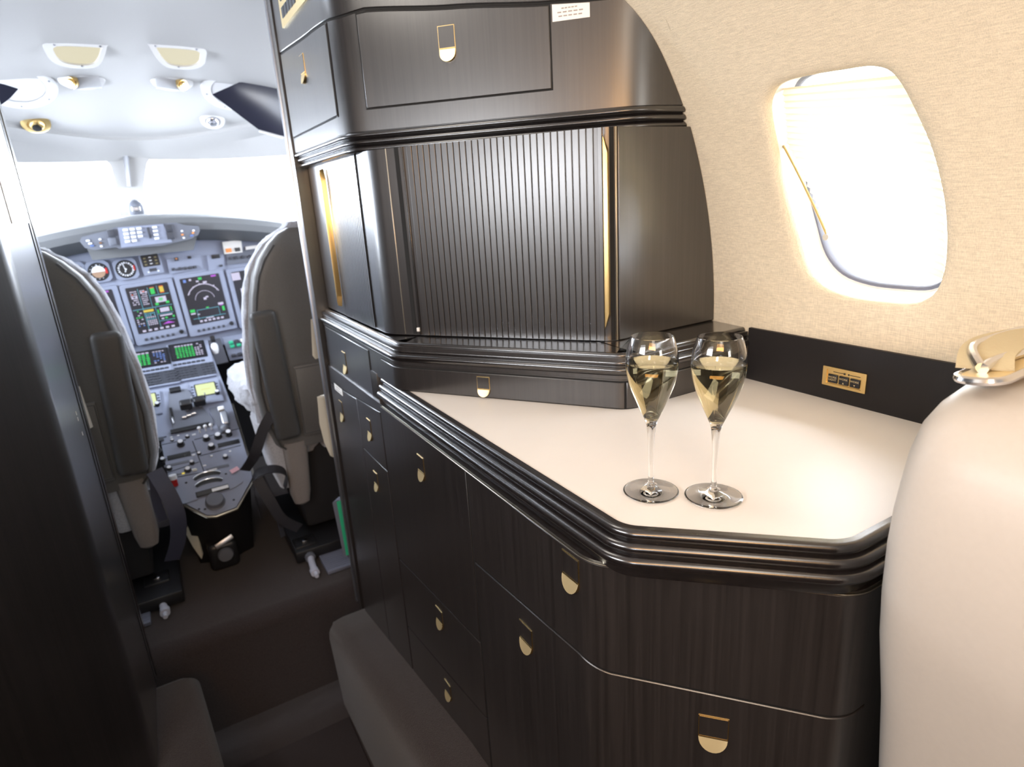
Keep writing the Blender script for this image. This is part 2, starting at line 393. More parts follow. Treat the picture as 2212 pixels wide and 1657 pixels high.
# pleated shade across the upper aft part of the opening, closed by a gold rail
shade = thing('window_shade', 'cream pleated shade with a slim gold rail drawn across the cabin window', 'window shade', (1.05, .64, -.2))
bm = NB()
A0 = Vector((.785, .050)); A1 = Vector((.715, -.100))       # rail ends (y, z)
def wsurf(y, z, d): th = math.asin(max(-1, min(1, (z - ZC) / RR))); return cylp(y, th, d)
inner = [(wc[0] + (y - wc[0]) * .985, ZC + RR * math.sin(wc[1] + (t - wc[1]) * .985)) for y, t in WINT]
N = 46; rows = []
for k in range(N + 1):                                       # pleats fan out from the rail to the far edge
    f = k / N
    s = Vector((lerp(.776, A1.x, f), lerp(.125, A1.y, f))) if f > .35 else Vector((lerp(.766, .776, f / .35) if f else .766, lerp(.138, .060, f / .35)))
    s = Vector((.768, .138)).lerp(Vector((.780, .050)), f / .4) if f < .4 else Vector((.780, .050)).lerp(A1, (f - .4) / .6)
    e = Vector((.565, .125)).lerp(Vector((.520, -.030)), f / .5) if f < .5 else Vector((.520, -.030)).lerp(Vector((.512, -.175)), (f - .5) / .5)
    rows.append([wsurf(lerp(s.x, e.x, g), lerp(s.y, e.y, g), .034 + (.003 if k % 2 else -.003)) for g in [i / 8 for i in range(9)]])
grid(bm, rows)
link('pleated_cloth', bm, SHADE, shade, smooth=0)
bm = NB()
tube(bm, [wsurf(lerp(.782, .712, t), lerp(.050, -.106, t), .026) for t in [i / 8 for i in range(9)]], .0022, 8)
link('gold_rail', bm, GOLD, shade)
bm = NB(); p = wsurf(.711, -.112, .026); cyl(bm, p + Vector((.004, 0, 0)), p - Vector((.004, 0, 0)), .006, seg=16); link('rail_knob', bm, CREAMP, shade)

# dado strip along the wall above the worktop
bm = NB()
box(bm, (1.0855, -.84, -.356), (.009, 3.40, .116), bev=.001); struct('trim_1', bm, WOODD)
bm = NB()
box(bm, (1.05, -1.2, -1.1), (.07, 3.0, 1.30), bev=.01); struct('trim_2', bm, LEATHD)

# floors
bm = NB(); box(bm, (.10, -.22, -1.80), (2.1, 5.0, .10)); 
struct('floor', bm, CARPET)
bm = NB(); box(bm, (.115, .6, -1.748), (.40, 2.52, .014), bev=.004); o = single('floor_mat', bm, CARPETL, 'brown tread mat on the sunken aisle floor below the step', 'mat')
# cockpit floor with a rounded carpeted nosing
bm = NB(); prof = [(3.95, -1.39)] + [(2.105 + .06 - .06 * math.sin(a) , -1.45 + .06 * math.cos(a)) for a in [math.radians(90 * k / 8) for k in range(9)]] + [(2.07, -1.75), (3.95, -1.75)]
prism(bm, [(-(y), z) for y, z in prof], F((-.95, 0, 0), (0, -1, 0), (0, 0, 1)), 0, -2.1)
struct('floor', bm, CARPET)
# carpeted sills either side of the sunken aisle
bm = NB()
rows = []
for i in range(9):
    y = lerp(1.93, .55, i / 8); zt = lerp(-1.385, -1.195, min(1, i / 8 * 1.38 / .94)) if i < 9 else 0; xl = lerp(.305, .335, i / 8)
    r = [Vector((.60, y, -1.745)), Vector((xl + .012, y, -1.745)), Vector((xl, y, zt - .07))]
    for k in range(1, 7):
        a = math.radians(90 * k / 6); r.append(Vector((xl + .06 - .06 * math.cos(a), y, zt - .06 + .06 * math.sin(a) * 1.0)))
    r.append(Vector((.60, y, zt))); rows.append(r)
r0 = [Vector((v.x, 1.955, v.z if v.z > -1.7 else v.z)) for v in rows[0]]
for v in r0:
    v.x = max(v.x, .330) if v.x < .6 else v.x; v.z = min(v.z, -1.41)
loft(bm, [r0] + rows)
single('carpeted_sill', bm, CARPET, 'rounded brown carpet sill running along the foot of the dark galley cabinet', 'sill')
bm = NB(); rows = []
for y, x, z in ((1.965, -.150, -1.425), (1.95, -.120, -1.40), (1.925, -.105, -1.388), (1.75, -.092, -1.385), (1.55, -.078, -1.380), (1.2, -.055, -1.375), (.7, -.03, -1.37)):
    r = [Vector((-.60, y, -1.745)), Vector((-.60, y, z))]
    for k in range(7):
        a = math.radians(90 - 90 * k / 6); r.append(Vector((x - .04 + .04 * math.cos(a), y, z - .04 + .04 * math.sin(a))))
    r.append(Vector((x + .004, y, -1.745))); rows.append(r)
loft(bm, rows)
single('carpeted_sill', bm, CARPET, 'brown carpet sill at the foot of the tall dark wardrobe on the left', 'sill')

# ------------------------------------------------------------------ plan paths for the joinery
class Path:
    def __init__(s, pts, rad=None, n=10):
        P = [Vector(p) for p in pts]; rad = rad or [0] * len(P); out = [P[0]]
        for i in range(1, len(P) - 1):
            a = (P[i - 1] - P[i]).normalized(); b = (P[i + 1] - P[i]).normalized(); ang = a.angle(b); r = rad[i]
            if r <= 0: out.append(P[i]); continue
            L = r / math.tan(ang / 2); c = P[i] + (a + b).normalized() * (r / math.sin(ang / 2)); s0 = P[i] + a * L; s1 = P[i] + b * L
            v0 = s0 - c; v1 = s1 - c; tot = v0.angle(v1); sgn = 1 if v0.x * v1.y - v0.y * v1.x > 0 else -1
            for k in range(n + 1):
                t = sgn * tot * k / n; out.append(c + Vector((v0.x * math.cos(t) - v0.y * math.sin(t), v0.x * math.sin(t) + v0.y * math.cos(t))))
        out.append(P[-1]); s.p = [out[0]]
        for q in out[1:]:
            if (q - s.p[-1]).length > 1e-5: s.p.append(q)
        s.s = [0]
        for i in range(1, len(s.p)): s.s.append(s.s[-1] + (s.p[i] - s.p[i - 1]).length)
        s.L = s.s[-1]
        s.n = []
        for i in range(len(s.p)):
            t = (s.p[min(i + 1, len(s.p) - 1)] - s.p[max(i - 1, 0)]).normalized(); s.n.append(Vector((t.y, -t.x)))
    def at(s, d):
        d = max(0, min(s.L, d))
        for i in range(1, len(s.p)):
            if d <= s.s[i] + 1e-9:
                t = (d - s.s[i - 1]) / (s.s[i] - s.s[i - 1]); return s.p[i - 1].lerp(s.p[i], t), s.n[i - 1].lerp(s.n[i], t).normalized()
        return s.p[-1], s.n[-1]
    def cuts(s, a, b): return [a] + [x for x in s.s if a + .002 < x < b - .002] + [b]
    def lim(s, d, o, xl):                    # plan point at distance d and offset o, held back where the path meets x = xl
        p, n = s.at(d)
        if p.x + n.x * o <= xl: return p.x + n.x * o, p.y + n.y * o
        a, b = 0, d
        for _ in range(24):
            m = (a + b) / 2; p, n = s.at(m)
            if p.x + n.x * o > xl: b = m
            else: a = m
        p, n = s.at(a); return p.x + n.x * o, p.y + n.y * o
    def near(s, x, y):
        best = (1e9, 0)
        for i in range(1, len(s.p)):
            a, b = s.p[i - 1], s.p[i]; ab = b - a; t = max(0, min(1, (Vector((x, y)) - a).dot(ab) / ab.length_squared)); q = a.lerp(b, t); d = (q - Vector((x, y))).length
            if d < best[0]: best = (d, s.s[i - 1] + ab.length * t)
        return best[1]
    def frame(s, d, z, off=0):
        p, n = s.at(d); o = Vector((p.x + n.x * off, p.y + n.y * off, z)); u = Vector((-n.y, n.x, 0)); return F(o, u, (0, 0, 1))
def fz(z): return z if callable(z) else (lambda s: z)
def panel(bm, path, s0, s1, zb, zt, o0, o1, b=.0012, mi=0, step=None, prof=None, clip=False):
    zb = fz(zb); zt = fz(zt)
    S = path.cuts(s0, s1) if step is None else [lerp(s0, s1, k / step) for k in range(step + 1)]
    S = [s0, s0 + b] + [q for q in S if s0 + b * 1.5 < q < s1 - b * 1.5] + [s1 - b, s1]
    rows = []
    for k in range(-1, len(S) + 1):
        q = S[max(0, min(len(S) - 1, k))]; p, n = path.at(q); e0, e1 = zb(q), zt(q); r = []
        mids = [(lerp(e0 + b, e1 - b, k_ / 12), 0) for k_ in range(1, 12)] if clip and e1 - e0 > .05 else []
        for z, ed in [(e0, 2), (e0, 1), (e0 + b, 0)] + mids + [(e1 - b, 0), (e1, 1), (e1, 2)]:
            out = k < 0 or k >= len(S); bord = out or k in (0, len(S) - 1)
            if ed == 2 or out: o = o0
            elif ed == 1 or bord: o = o1 - b
            else: o = o1 + (prof(q) if prof else 0)
            x, y = path.lim(q, o, wallx(z) - .0015) if clip else (p.x + n.x * o, p.y + n.y * o)
            r.append(Vector((x, y, z)))
        rows.append(r)
    grid(bm, rows, mi=mi, flip=True)
def gapring(bm, path, s0, s1, zb, zt, w=.0026, o=.0005, mi=1):
    zb = fz(zb); zt = fz(zt)
    panel(bm, path, s0 - w, s1 + w, lambda s: zb(s) - w, lambda s: zt(s) + w, -.004, o, .0003, mi)
def body(bm, path, zs, yback=1.93, mi=0, off=0):       # solid between the plan path and the curved cabin wall
    rows = []
    for z in zs:
        r = []
        for q in path.s: r.append(Vector((*path.lim(q, off, wallx(z) - .003), z)))
        r.append(Vector((wallx(z) - .003, yback, z))); r.append(Vector((r[0].x, yback, z)))
        if (r[-1] - r[0]).length < 1e-4: r.pop()
        rows.append(r)
    loft(bm, rows, mi)
def zlist(a, b, n): return [lerp(a, b, i / n) for i in range(n + 1)]
def moulding(bm, path, prof, s0=0, s1=None, mi=0, clip=False, close=True):
    s1 = path.L if s1 is None else s1; rows = []
    for q in path.cuts(s0, s1):
        p, n = path.at(q); rows.append([Vector((*(path.lim(q, o, wallx(z) - .002) if clip else (p.x + n.x * o, p.y + n.y * o)), z)) for o, z in prof])
    loft(bm, rows, mi)
def beads(o0, z0, o1, z1, k, r, back):                # k half-round beads between two points; 'back' closes the profile
    out = []
    for i in range(k):
        a = (lerp(o0, o1, i / k), lerp(z0, z1, i / k)); b = (lerp(o0, o1, (i + 1) / k), lerp(z0, z1, (i + 1) / k))
        dx, dz = b[0] - a[0], b[1] - a[1]; L = math.hypot(dx, dz); nx, nz = -dz / L, dx / L
        if nx < 0: nx, nz = -nx, -nz
        g = .07
        for j in range(9):
            t = j / 8; tt = lerp(g, 1 - g, t); h = math.sin(PI * t) ** .6 * r
            out.append((a[0] + dx * tt + nx * h, a[1] + dz * tt + nz * h))
        if i < k - 1: out.append((b[0] - nx * .0022, b[1] - nz * .0022))
    return out + back
def handle(path, s, ztop, par, w=.034, h=.068, off=.003, flip=False):
    """flush pull: gold lined pocket, wooden push flap on top, gold half round scoop below"""
    M = path.frame(s, ztop, off); bm = NB(); r = w / 2; hh = h - r
    D = [(-r, 0), (-r, -hh)] + [(-r * math.cos(a), -hh - r * math.sin(a)) for a in [PI * k / 12 for k in range(1, 12)]] + [(r, -hh), (r, 0)]
    prism(bm, D[::-1], M, -.001, .0010, 0)
    k = .0013; fl = .60 * h
    prism(bm, [(-r + k, -k), (-r + k, -fl), (r - k, -fl), (r - k, -k)][::-1], M, 0, .0018, 1)
    rows = []                                          # half round scoop, its lip standing out at the bottom
    for j in range(6):
        f = j / 5
        rows.append([M @ Vector(((-r + k * .5) * math.cos(a) * lerp(1, .0, f ** 1.5) , lerp(-hh + .0, -fl - .002, f) - (r - k * .5) * math.sin(a) * (1 - f), .0014 + (.0050 * math.sin(a) + .0012) * (1 - f))) for a in [PI * q / 12 for q in range(13)]])
    rows[-1] = [M @ Vector(((-r + k) * math.cos(a), -fl - .001, .0012)) for a in [PI * q / 12 for q in range(13)]]
    rows = [[a_.lerp(b_, t_) for a_, b_ in zip(rows[0], rows[-1])] for t_ in (0, .25, .5, .75, 1)]
    grid(bm, rows, mi=2); rim = [v + (M.to_3x3() @ Vector((0, 0, -.006))) * 0 for v in rows[0]]; grid(bm, [rows[0], [M @ Vector(((-r) * math.cos(a), -hh - r * math.sin(a), .0010)) for a in [PI * q / 12 for q in range(13)]]], mi=0)
    box(bm, (0, -fl - .0012, .0014), (w - 2 * k, .0016, .0022), M, mi=0)
    return link('handle', bm, [GOLD, WOOD, GOLDP], par)

# ------------------------------------------------------------------ galley: lower cabinet
BP = Path([(.44, 1.93), (.44, .585), (.655, .344), (1.06, .344)], [0, .07, .055, 0])
lower = thing('base_cabinet', 'long dark oak galley base cabinet with flush gold pulls under the white worktop', 'cabinet', (.7, 1.0, -1.42))
bm = NB()
body(bm, BP, [-1.42, -1.0, -.478], mi=0)
link('carcass', bm, WOOD, lower)
sA = lambda y: 1.93 - y                                # distance along the aisle face
def door(name, par, path, s0, s1, zb, zt, h=None, o=.0028, hk={}):
    bm = NB(); gapring(bm, path, s0, s1, zb, zt); panel(bm, path, s0, s1, zb, zt, 0, o, .0012, 0)
    d = link(name, bm, [WOOD, GAP], par)
    if h:
        hs = h if isinstance(h, list) else [h]
        for q in hs: handle(path, q[0], q[1], d, off=o, **hk)
    return d
def li(y0, z0, y1, z1): return lambda s: z0 + (z1 - z0) * (s - sA(y0)) / (sA(y1) - sA(y0))
g = .0016
door('door', lower, BP, sA(1.915), sA(1.64) - g, li(1.64, -1.37, 1.93, -1.41), li(1.95, -.538, 1.43, -.502), (sA(1.825), -.570))
door('drawer', lower, BP, sA(1.64) + g, sA(1.437) - g, -.660, li(1.95, -.538, 1.43, -.500), (sA(1.548), -.550), hk=dict(w=.032, h=.062))
door('door', lower, BP, sA(1.64) + g, sA(1.437) - g, li(1.64, -1.36, 1.43, -1.30), -.664, (sA(1.55), -.706), hk=dict(w=.032, h=.058))
door('door', lower, BP, sA(1.433) + g, sA(.956) - g, li(1.34, -.905, .956, -.862), -.482, (sA(1.185), -.531), hk=dict(w=.036, h=.060))
door('drawer', lower, BP, sA(1.433) + g, sA(.956) - g, li(1.404, -1.128, .95, -1.055), li(1.34, -.909, .956, -.866), (sA(1.172), -.916), hk=dict(w=.036, h=.055))
door('drawer', lower, BP, sA(1.433) + g, sA(.956) - g, li(1.404, -1.35, .95, -1.26), li(1.404, -1.132, .95, -1.059), (sA(1.168), -1.126), hk=dict(w=.034, h=.052))
sEnd = BP.near(.70, .344)
zc_ = lambda s: lerp(-.672, -.645, min(1, max(0, (s - sA(.95)) / .33))) + (0 if s < sA(.62) else lerp(0, -.020, min(1, (s - sA(.62)) / .12)))
door('door', lower, BP, sA(.952) + g, sEnd, lambda s: zc_(s) + .0018, -.482, (BP.near(.44, .627), -.489), hk=dict(w=.040, h=.060))
door('door', lower, BP, sA(.952) + g, sEnd, -1.35, lambda s: zc_(s) - .0018, [(sA(.766), -.697), (BP.near(.552, .461), -.698)], hk=dict(w=.040, h=.056))
bm = NB(); panel(bm, BP, sA(1.42), sEnd + .2, -.4815, -.4795, 0, .0042, .0005); link('top_edge_strip', bm, STEEL if False else BRASST, lower)
# placard on the forward door
M = BP.frame(sA(1.825), -.531, .0032)
bm = NB()
prism(bm, [(-.043, -.012), (.043, -.013), (.043, .008), (-.043, .009)], M, 0, .0006)
for k, (a, b) in enumerate(((-.025, .022), (-.030, .030))): box(bm, ((a + b) / 2, .002 - k * .0085, .0008), (b - a, .0022, .0004), M, mi=1)
single('placard', bm, [LABEL, PRINT], 'small white two-line placard below the front edge of the galley, above a flush pull', 'placard')

# ------------------------------------------------------------------ worktop
WP = Path([(.4585, 1.425), (.4585, .538), (.643, .357), (1.084, .357)], [0, .045, .055, 0])
top = thing('worktop', 'white laminate galley worktop with triple-bead black edge moulding under the two champagne glasses', 'worktop', (.75, .8, -.45))
bm = NB(); rows = []
for z in (-.440, -.4105):
    r = [Vector((p.x, p.y, z)) for p in WP.p] + [Vector((1.084, 1.425, z))]; rows.append(r)
loft(bm, rows); link('laminate', bm, LAM, top)
bm = NB()
pr = beads(.003, -.408, .024, -.456, 3, .0062, [(.018, -.459), (.010, -.476), (-.006, -.476), (-.006, -.412), (-.002, -.4085)])
moulding(bm, WP, pr); link('beaded_edge', bm, WOODS, top)

# ------------------------------------------------------------------ drawer unit standing on the worktop, with its ledge
DP = Path([(.447, 1.93), (.447, 1.30), (.752, .866), (1.088, .866)], [0, .07, .05, 0])
du = thing('drawer_unit', 'low dark oak drawer unit on the worktop carrying a beaded ledge', 'cabinet', (.75, 1.3, -.41))
bm = NB(); body(bm, DP, [-.4098, -.36, -.308], 1.93)
link('carcass', bm, WOOD, du)
bm = NB(); box(bm, (.60, 1.69, -.452), (.31, .475, .095), bev=.001); link('lower_carcass', bm, WOOD, du)
bm = NB()
pr = beads(-.018, -.300, .010, -.336, 3, .0048, [(.004, -.340), (-.02, -.340), (-.13, -.300), (-.13, -.297)])
moulding(bm, DP, pr, clip=True)
link('beaded_ledge', bm, WOODS, du)
s_c = DP.near(.447, 1.40)
door('drawer', du, DP, .015, sA(1.497), -.498, -.352, (sA(1.735), -.400), hk=dict(w=.034, h=.066))
d1 = DP.near(.748, .872)
door('drawer', du, DP, sA(1.40), d1, -.4085, -.356, [(DP.near(.575, 1.121), -.3625)], hk=dict(w=.030, h=.0445))
door('end_panel', du, DP, d1 + .004, DP.L - .004, -.4085, -.356)
bm = NB(); panel(bm, DP, .0, DP.L - .004, -.350, -.341, 0, .0030, .0008, clip=True); link('fascia_strip', bm, WOOD, du)

# ------------------------------------------------------------------ tambour cabinet
TP = Path([(.468, 1.93), (.468, 1.392), (.797, .963), (1.12, .966)], [0, .085, .03, 0])
tb = thing('tambour_cabinet', 'dark oak cabinet with a ribbed roll-front shutter and tall gold bar pulls', 'cabinet', (.75, 1.4, -.297))
bm = NB(); body(bm, TP, zlist(-.297, .112, 12), 1.93); link('carcass', bm, WOOD, tb)
sT0 = TP.near(.527, 1.314); sT1 = TP.near(.776, .990)
def tambour(path, a, b, n, name, zb, zt):
    bm = NB(); W = (b - a) / n; S = []; O = []
    for k in range(n):
        for f, o in ((.0, -.0010), (.07, -.0010), (.10, .0017), (.17, .0023), (.90, .0023), (.97, .0017)): S.append(a + W * (k + f)); O.append(o)
    rows = []
    for q, o in zip(S, O):
        p, nn = path.at(q); rows.append([Vector((p.x + nn.x * (o + .0015), p.y + nn.y * (o + .0015), z)) for z in (zb, zt)])
    grid(bm, rows, flip=True, mi=0)
    return link(name, bm, WOOD, tb, 22)
tambour(TP, sT0 + .002, sT1, 29, 'ribbed_shutter', -.296, .112)
tambour(TP, sA(1.735), sA(1.475), 20, 'side_shutter', -.296, .112)
def strip(par, path, s, w, o, z0, z1, m, name):
    bm = NB(); panel(bm, path, s - w / 2, s + w / 2, z0, z1, -.003, o, .0004); return link(name, bm, m, par)
strip(tb, TP, TP.near(.497, 1.354), .0022, .0008, -.295, .112, BRASST, 'joint_line')
strip(tb, TP, TP.near(.512, 1.332), .010, .0010, -.295, .112, GAP, 'shutter_track')
strip(tb, TP, TP.near(.522, 1.320), .004, .0040, -.295, .112, WOODS, 'track_lip')
bm = NB(); M = TP.frame(TP.near(.519, 1.322), -.283, .003); box(bm, (0, 0, .002), (.007, .009, .005), M, bev=.0008); link('track_stop', bm, LABEL, tb)
strip(tb, TP, TP.near(.784, .980), .008, .0050, -.296, .112, WOOD, 'stile')
strip(tb, TP, TP.near(.798, .962), .009, .0008, -.296, .112, GAP, 'shutter_track')
strip(tb, TP, TP.near(.806, .960), .003, .0035, -.296, .112, BRASST, 'joint_line')
bm = NB(); panel(bm, TP, TP.near(.811, .960), TP.L - .01, -.296, .112, 0, .0035, .001, clip=True); link('flat_panel', bm, WOOD, tb)
def barpull(path, s, z0, z1, w, d, sgn=1):
    M = path.frame(s, 0, .004); bm = NB(); c = .030; h = w / 2
    out = []
    for (x, y0, y1) in ((-h, z0, z1), (h, z0 + c, z1 - c)): out.append((x, y0, y1))
    poly = [(-h * sgn, z0), (h * sgn, z0 + c), (h * sgn, z1 - c), (-h * sgn, z1)]
    if sgn < 0: poly = poly[::-1]
    A = [bm.verts.new(M @ Vector((x, y, 0))) for x, y in poly]; B = [bm.verts.new(M @ Vector((x * .55 + .0, y + (.006 if y < (z0 + z1) / 2 else -.006), d))) for x, y in poly]
    for i in range(4):
        j = (i + 1) % 4; bm.faces.new((A[i], A[j], B[j], B[i]))
    bm.faces.new(A[::-1]); bm.faces.new(B)
    bmesh.ops.bevel(bm, geom=bm.edges[:], offset=.0012, segments=2, affect='EDGES')
    return link('bar_pull', bm, GOLD, tb)
barpull(TP, TP.near(.7905, .972), -.273, .102, .013, .011)
barpull(TP, sA(1.745), -.275, .100, .013, .014)

# ------------------------------------------------------------------ overhead cabinet
OP = Path([(.44, 1.93), (.44, 1.440), (.885, .978), (1.12, .950)], [0, .11, .14, 0], n=14)
oc = thing('overhead_cabinet', 'dark oak overhead galley cabinet with gold pulls above the ribbed shutter', 'cabinet', (.75, 1.4, .115))
bm = NB(); body(bm, OP, zlist(.150, .62, 16), 1.93); link('carcass', bm, WOOD, oc)
bm = NB()
pr = beads(.002, .152, -.013, .110, 3, .0060, [(-.022, .109), (-.10, .109), (-.10, .152)])
moulding(bm, OP, pr, clip=True); link('beaded_skirt', bm, WOODS, oc)
OS = [(0, .408), (OP.near(.44, 1.60), .388), (OP.near(.445, 1.42), .377), (OP.near(.50, 1.385), .384), (OP.near(.63, 1.245), .366), (OP.near(.77, 1.10), .3475), (OP.near(.83, 1.05), .342), (OP.near(.90, .98), .337), (OP.L, .335)]
def otop(s):
    for (a, za), (b, zb_) in zip(OS, OS[1:]):
        if s <= b: t = (s - a) / (b - a); t = t * t * (3 - 2 * t) * .4 + t * .6; return lerp(za, zb_, t)
    return OS[-1][1]
bm = NB(); 
S = [OP.L * k / 60 for k in range(61)]
panel(bm, OP, 0, OP.L, .1515, lambda s: otop(s) - .0020, -.002, .0025, .001, step=60, clip=True)
link('lower_fascia', bm, WOOD, oc)
bm = NB(); panel(bm, OP, 0, OP.L, lambda s: otop(s) + .0020, .60, -.002, .0040, .001, step=60, clip=True); link('upper_fascia', bm, WOOD, oc)
bm = NB(); panel(bm, OP, 0, OP.L, lambda s: otop(s) - .004, lambda s: otop(s) + .004, -.002, .0008, .0003, step=60, clip=True); link('fascia_joint', bm, GAP, oc)
def odoor(s0, s1, zb, hs, hz, hk):
    bm = NB(); zt = lambda s: otop(s) - .006
    panel(bm, OP, s0 - .0028, s1 + .0028, zb - .0028, lambda s: otop(s) - .003, 0, .0030, .0003, 1, step=16)
    panel(bm, OP, s0, s1, zb, zt, 0, .0052, .0013, 0, step=16)
    d = link('door', bm, [WOOD, GAP], oc); handle(OP, hs, hz, d, off=.0052, **hk); return d
odoor(OP.near(.44, 1.915), OP.near(.44, 1.47), .192, OP.near(.44, 1.70), .360, dict(w=.040, h=.066))
odoor(OP.near(.488, 1.40), OP.near(.769, 1.108), .197, OP.near(.625, 1.262), .333, dict(w=.036, h=.067))
# placard
M = OP.frame(OP.near(.797, 1.082), .330, .0030)
bm = NB(); sq = [OP.near(.772, 1.108) + .004 + k * .072 / 6 for k in range(7)]
panel(bm, OP, sq[0], sq[-1], lambda s: .3135 + .0 * s, lambda s: otop(s) - .0045, .002, .0034, .0002)
for k, (a, b) in enumerate(((.018, .05), (.010, .062), (.012, .060))):
    z = .3345 - k * .0065; q0 = sq[0] + a; q1 = sq[0] + b
    n = 5
    for j in range(n):
        u0 = lerp(q0, q1, j / n); panel(bm, OP, u0, u0 + (q1 - q0) / n * .72, z - .0010, z + .0010, .003, .0040, .0001, 1)
single('placard', bm, [LABEL, PRINT], 'cream three-line placard at the top of the overhead cabinet beside its right door', 'placard')
# gold switch plate high on the aisle face
sp = thing('switch_plate', 'gold switch plate with grey key rows at the upper corner of the overhead cabinet', 'switch plate', (.43, 1.72, .44))
Ms = OP.frame(sA(1.70), .505, .0045)
bm = NB(); prism(bm, rrect(.275, .115, .006), Ms, -.001, .004); link('plate', bm, GOLDP, sp)
for r_ in range(2):
    for k in range(5):
        bm = NB(); box(bm, (-.100 + k * .030 + (.0 if r_ else .0), -.028 + (1 - r_) * .0 + r_ * .038, .0048), (.024, .024, .003), Ms, bev=.001); link('key', bm, KEY, sp)
bm = NB(); cyl(bm, Ms @ Vector((.095, .0, .003)), Ms @ Vector((.095, .0, .007)), .006); link('indicator', bm, RED, sp)

# ------------------------------------------------------------------ forward bulkhead beside the galley
bm = NB()
rows = []
for z in zlist(-1.39, .62, 20): rows.append([Vector((.432, 1.935, z)), Vector((min(wallx(z) - .004, 1.08), 1.935, z)), Vector((min(wallx(z) - .004, 1.08), 1.985, z)), Vector((.432, 1.985, z))])
loft(bm, rows); struct('wall_front', bm, WOOD)
bm = NB(); box(bm, (.4325, 1.984, -.38), (.010, .016, 2.0), bev=.003); struct('trim_3', bm, STEEL)

# switch panel on the dado
dp = thing('light_switch', 'gold light switch with three black work light buttons on the dark strip above the worktop', 'light switch', (1.08, .64, -.385))
Mw = F((1.081, .640, -.363), (0, -1, 0), (0, 0, 1))
bm = NB(); ringprism(bm, rrect(.084, .037, .0012, 3), rrect(.068, .027, .0012, 3), Mw, -.002, .0028); prism(bm, rrect(.0685, .0275, .0012, 3), Mw, -.002, .0008, 0); link('plate', bm, GOLD, dp)
for k in range(3):
    bm = NB(); box(bm, (-.0215 + k * .0215, -.0035, .0018), (.0185, .0165, .003), Mw, bev=.0012); b_ = link('button', bm, BLACK, dp)
    for j, wd in enumerate((['WORK', 'LIGHT'] if k == 0 else ['WORK'])):
        cu = bpy.data.curves.new('legend', 'FONT'); cu.body = wd; cu.size = .0052; cu.align_x = 'CENTER'; cu.extrude = .0001; cu.space_character = 1.05
        to = bpy.data.objects.new('tmp', cu); COL.objects.link(to); dg = bpy.context.evaluated_depsgraph_get(); me = bpy.data.meshes.new_from_object(to.evaluated_get(dg))
        bpy.data.objects.remove(to)
        lg = bpy.data.objects.new('legend', me); COL.objects.link(lg); me.materials.clear(); me.materials.append(GOLDP); lg.parent = b_
        Ml = Mw @ T(-.0215 + k * .0215, -.0022 - j * .0050, .0034)
        lg.matrix_local = Matrix.Translation(Vector((0, 0, CZ)) - WLOC[b_.name]) @ Ml
        WLOC[lg.name] = Vector((0, 0, 0))
    if k:
        bm = NB(); c = (-.0215 + k * .0215, -.0078); s_ = .0016 if k == 1 else -.0016
        prism(bm, [(c[0] - .0016, c[1] - s_), (c[0] + .0016, c[1] - s_), (c[0], c[1] + s_)][::(1 if k == 1 else -1)], Mw, .003, .0036); link('arrow', bm, GOLDP, b_)
bm = NB()
for a in (-1, 1): box(bm, (a * .016 + .004, .0098, .0012), (.020, .0008, .0008), Mw)
box(bm, (.0, .0098, .0012), (.003, .003, .0008), Mw); box(bm, (.008, .0098, .0012), (.002, .003, .0008), Mw); link('engraving', bm, BLACK, dp)

# ------------------------------------------------------------------ champagne glasses
OUT = [(0, 0), (.0005, 0), (.030, 0), (.0360, 0), (.0378, .0012), (.0370, .0026), (.022, .0052), (.0095, .0088), (.0052, .0125), (.0040, .0175), (.0036, .030), (.0038, .055), (.0045, .078), (.0058, .093), (.0072, .103),
       (.0120, .115), (.0195, .132), (.0268, .150), (.0318, .167), (.0342, .183), (.0343, .193), (.0330, .205), (.0300, .217), (.0272, .2245)]
INN = [(.0264, .2248), (.0290, .217), (.0320, .205), (.0333, .193), (.0332, .183), (.0308, .167), (.0258, .150), (.0186, .1325), (.0113, .118), (.0060, .1105), (.0022, .1085), (0, .108)]
def curve(P, n=4):
    q = smooth_pts([(a, b, 0) for a, b in P], n); return [(max(0, v.x), v.y) for v in q]
def make_glass(x, y, label):
    t = thing('champagne_glass', label, 'glass', (x, y, -.4100), 'filled champagne glasses on the worktop')
    prof = curve(OUT[1:]) + curve(INN[:-1]); M = T(x, y, -.4102 + .0004); bm = NB()
    lathe(bm, prof, M, 64, 0, True); link('bowl_and_stem', bm, GLASS, t, smooth=40)
    lv = .1895; P = [(0.0, .1090)] + [(r + .0002, z) for r, z in curve(INN)[::-1] if .1085 < z < lv] ; P = [(r, z) for r, z in P if r > .0005]
    rl = .0336; P += [(rl, lv), (rl - .0008, lv - .0006)]
    bm = NB(); lathe(bm, P, M, 64, 0, True); wn = link('champagne', bm, WINE, t, smooth=60)
    rnd = random.Random(int(x * 1000)); bm = NB()
    for k in range(46):
        a = rnd.random() * 2 * PI; rr = rl - .0012
        bmesh.ops.create_icosphere(bm, subdivisions=1, radius=rnd.uniform(.0003, .0007), matrix=M @ T(rr * math.cos(a), rr * math.sin(a), lv - .0006))
    o = link('bubbles', bm, GLASS, wn); o['kind'] = 'stuff'
    return t
make_glass(.5515, .588, 'left champagne glass, filled, standing on the white worktop nearer the ribbed cabinet')
make_glass(.6080, .5260, 'right champagne glass, filled, standing on the white worktop nearer the window wall')

